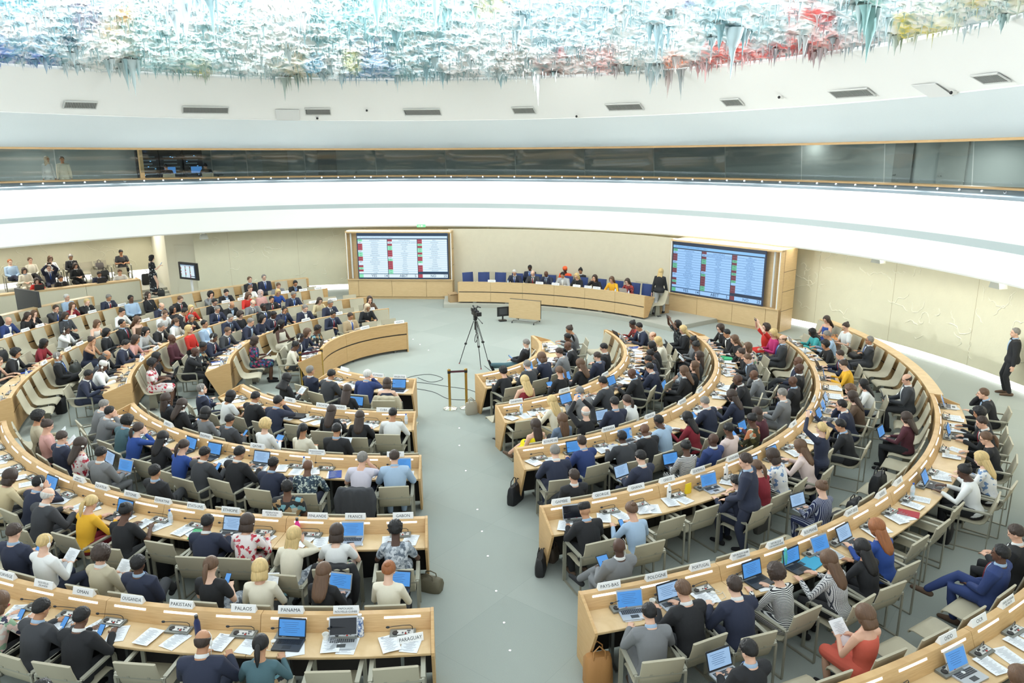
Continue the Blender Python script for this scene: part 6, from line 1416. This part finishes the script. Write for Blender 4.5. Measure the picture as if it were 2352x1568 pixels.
# television on column stand at left
tvx,tvy=-12.9,29.9
t=thing('television',PL(-12.45,29.05,0,radians(-27)),'wall-side television on white column showing the vote table','television')
b=MB(); b.tube([(0,.08,0),(0,.08,1.5)],.05,12); b.box((0,.08,.01),(.6,.5,.02)); link('stand',b.mesh('tv_stand',WHITEP,50),t)
b=MB(); b.rbox((0,0,1.52),(1.02,.07,.66),.01); link('case',b.mesh('tv_case',BLACK,40),t)
board(t,.78,.52,Matrix.Translation((-.39,-.045,1.26)),screen_mats(0),True)
t=thing('television',PL(-16.6,25.6,0,radians(150)),'grey back of a television on its stand at far left edge','television')
b=MB(); b.rbox((0,0,1.05),(1.4,.09,.85),.02); link('case',b.mesh('tv_case_b',DGREY,40),t); b=MB(); b.tube([(0,-.08,0),(0,-.08,1.0)],.05,12); b.box((0,-.1,.02),(.6,.5,.04)); b.box((0,-.08,1.05),(.9,.06,.2)); link('stand',b.mesh('tv_stand_b',smat('tv_bracket',190,196,200),50),t)
# cables on the floor
for k,(pts,lab) in enumerate((([(-2.6,20.0),(-2.2,19.6),(-1.9,19.9),(-2.3,20.3),(-2.8,20.1),(-2.9,19.7),(-2.3,19.5),(-1.7,19.2),(-1.1,18.9),(-.7,18.3)],'thin dark cable looping on the open floor left of the tripod'),([(-2.9,19.2),(-2.1,18.8),(-1.6,18.2),(-1.0,18.1),(-.8,17.9)],'thin dark cable running to the right front desk end'),([(-.8,21.1),(-.6,20.6),(-.3,20.0),(-.5,19.3),(-.9,18.8)],'black camera cable running from the tripod foot'))):
    P=[Vector((x,y,.008)) for x,y in pts]; Q=[]
    for q in range(len(P)-1):
        p0,p1,p2,p3=P[max(q-1,0)],P[q],P[q+1],P[min(q+2,len(P)-1)]
        for u in range(6):
            u/=6; Q.append(.5*((2*p1)+(p2-p0)*u+(2*p0-5*p1+4*p2-p3)*u*u+(3*p1-p0-3*p2+p3)*u**3))
    b=MB(); b.tube(Q+[P[-1]],.007,6); o=link('cable',b.mesh('cable',DGREY,70)); tag(o,lab,'cable')
# little lamps set in the floor
b=MB(); b.lathe([(0,.0),(.018,0),(.018,.003),(0,.003)],n=12); FL1=b.mesh('floor_lamp_rim',STEEL); b=MB(); b.lathe([(0,.003),(.013,.003),(.013,.005),(0,.005)],n=12); FL2=b.mesh('floor_lamp_lens',mat('floor_led',(1,1,1,1),.4,emis=(1,1,1,1),es=6))
for k,(x,y) in enumerate(((-1.14,15.17),(-.93,13.88),(-.63,12.24),(-.52,11.46),(-.4,10.68),(-.25,9.72),(-.13,8.97),(-.05,8.39),(-3.26,24.23),(-2.95,23.56),(-2.61,22.87),(-1.21,16.19))):
    t=thing('floor_light',PL(x,y,0),f"tiny round floor light, {ORD[k]} of the dotted line through the aisle",'floor light','floor lights'); link('rim',FL1,t); link('lens',FL2,t)

bpy.data.scenes.remove(WORK)
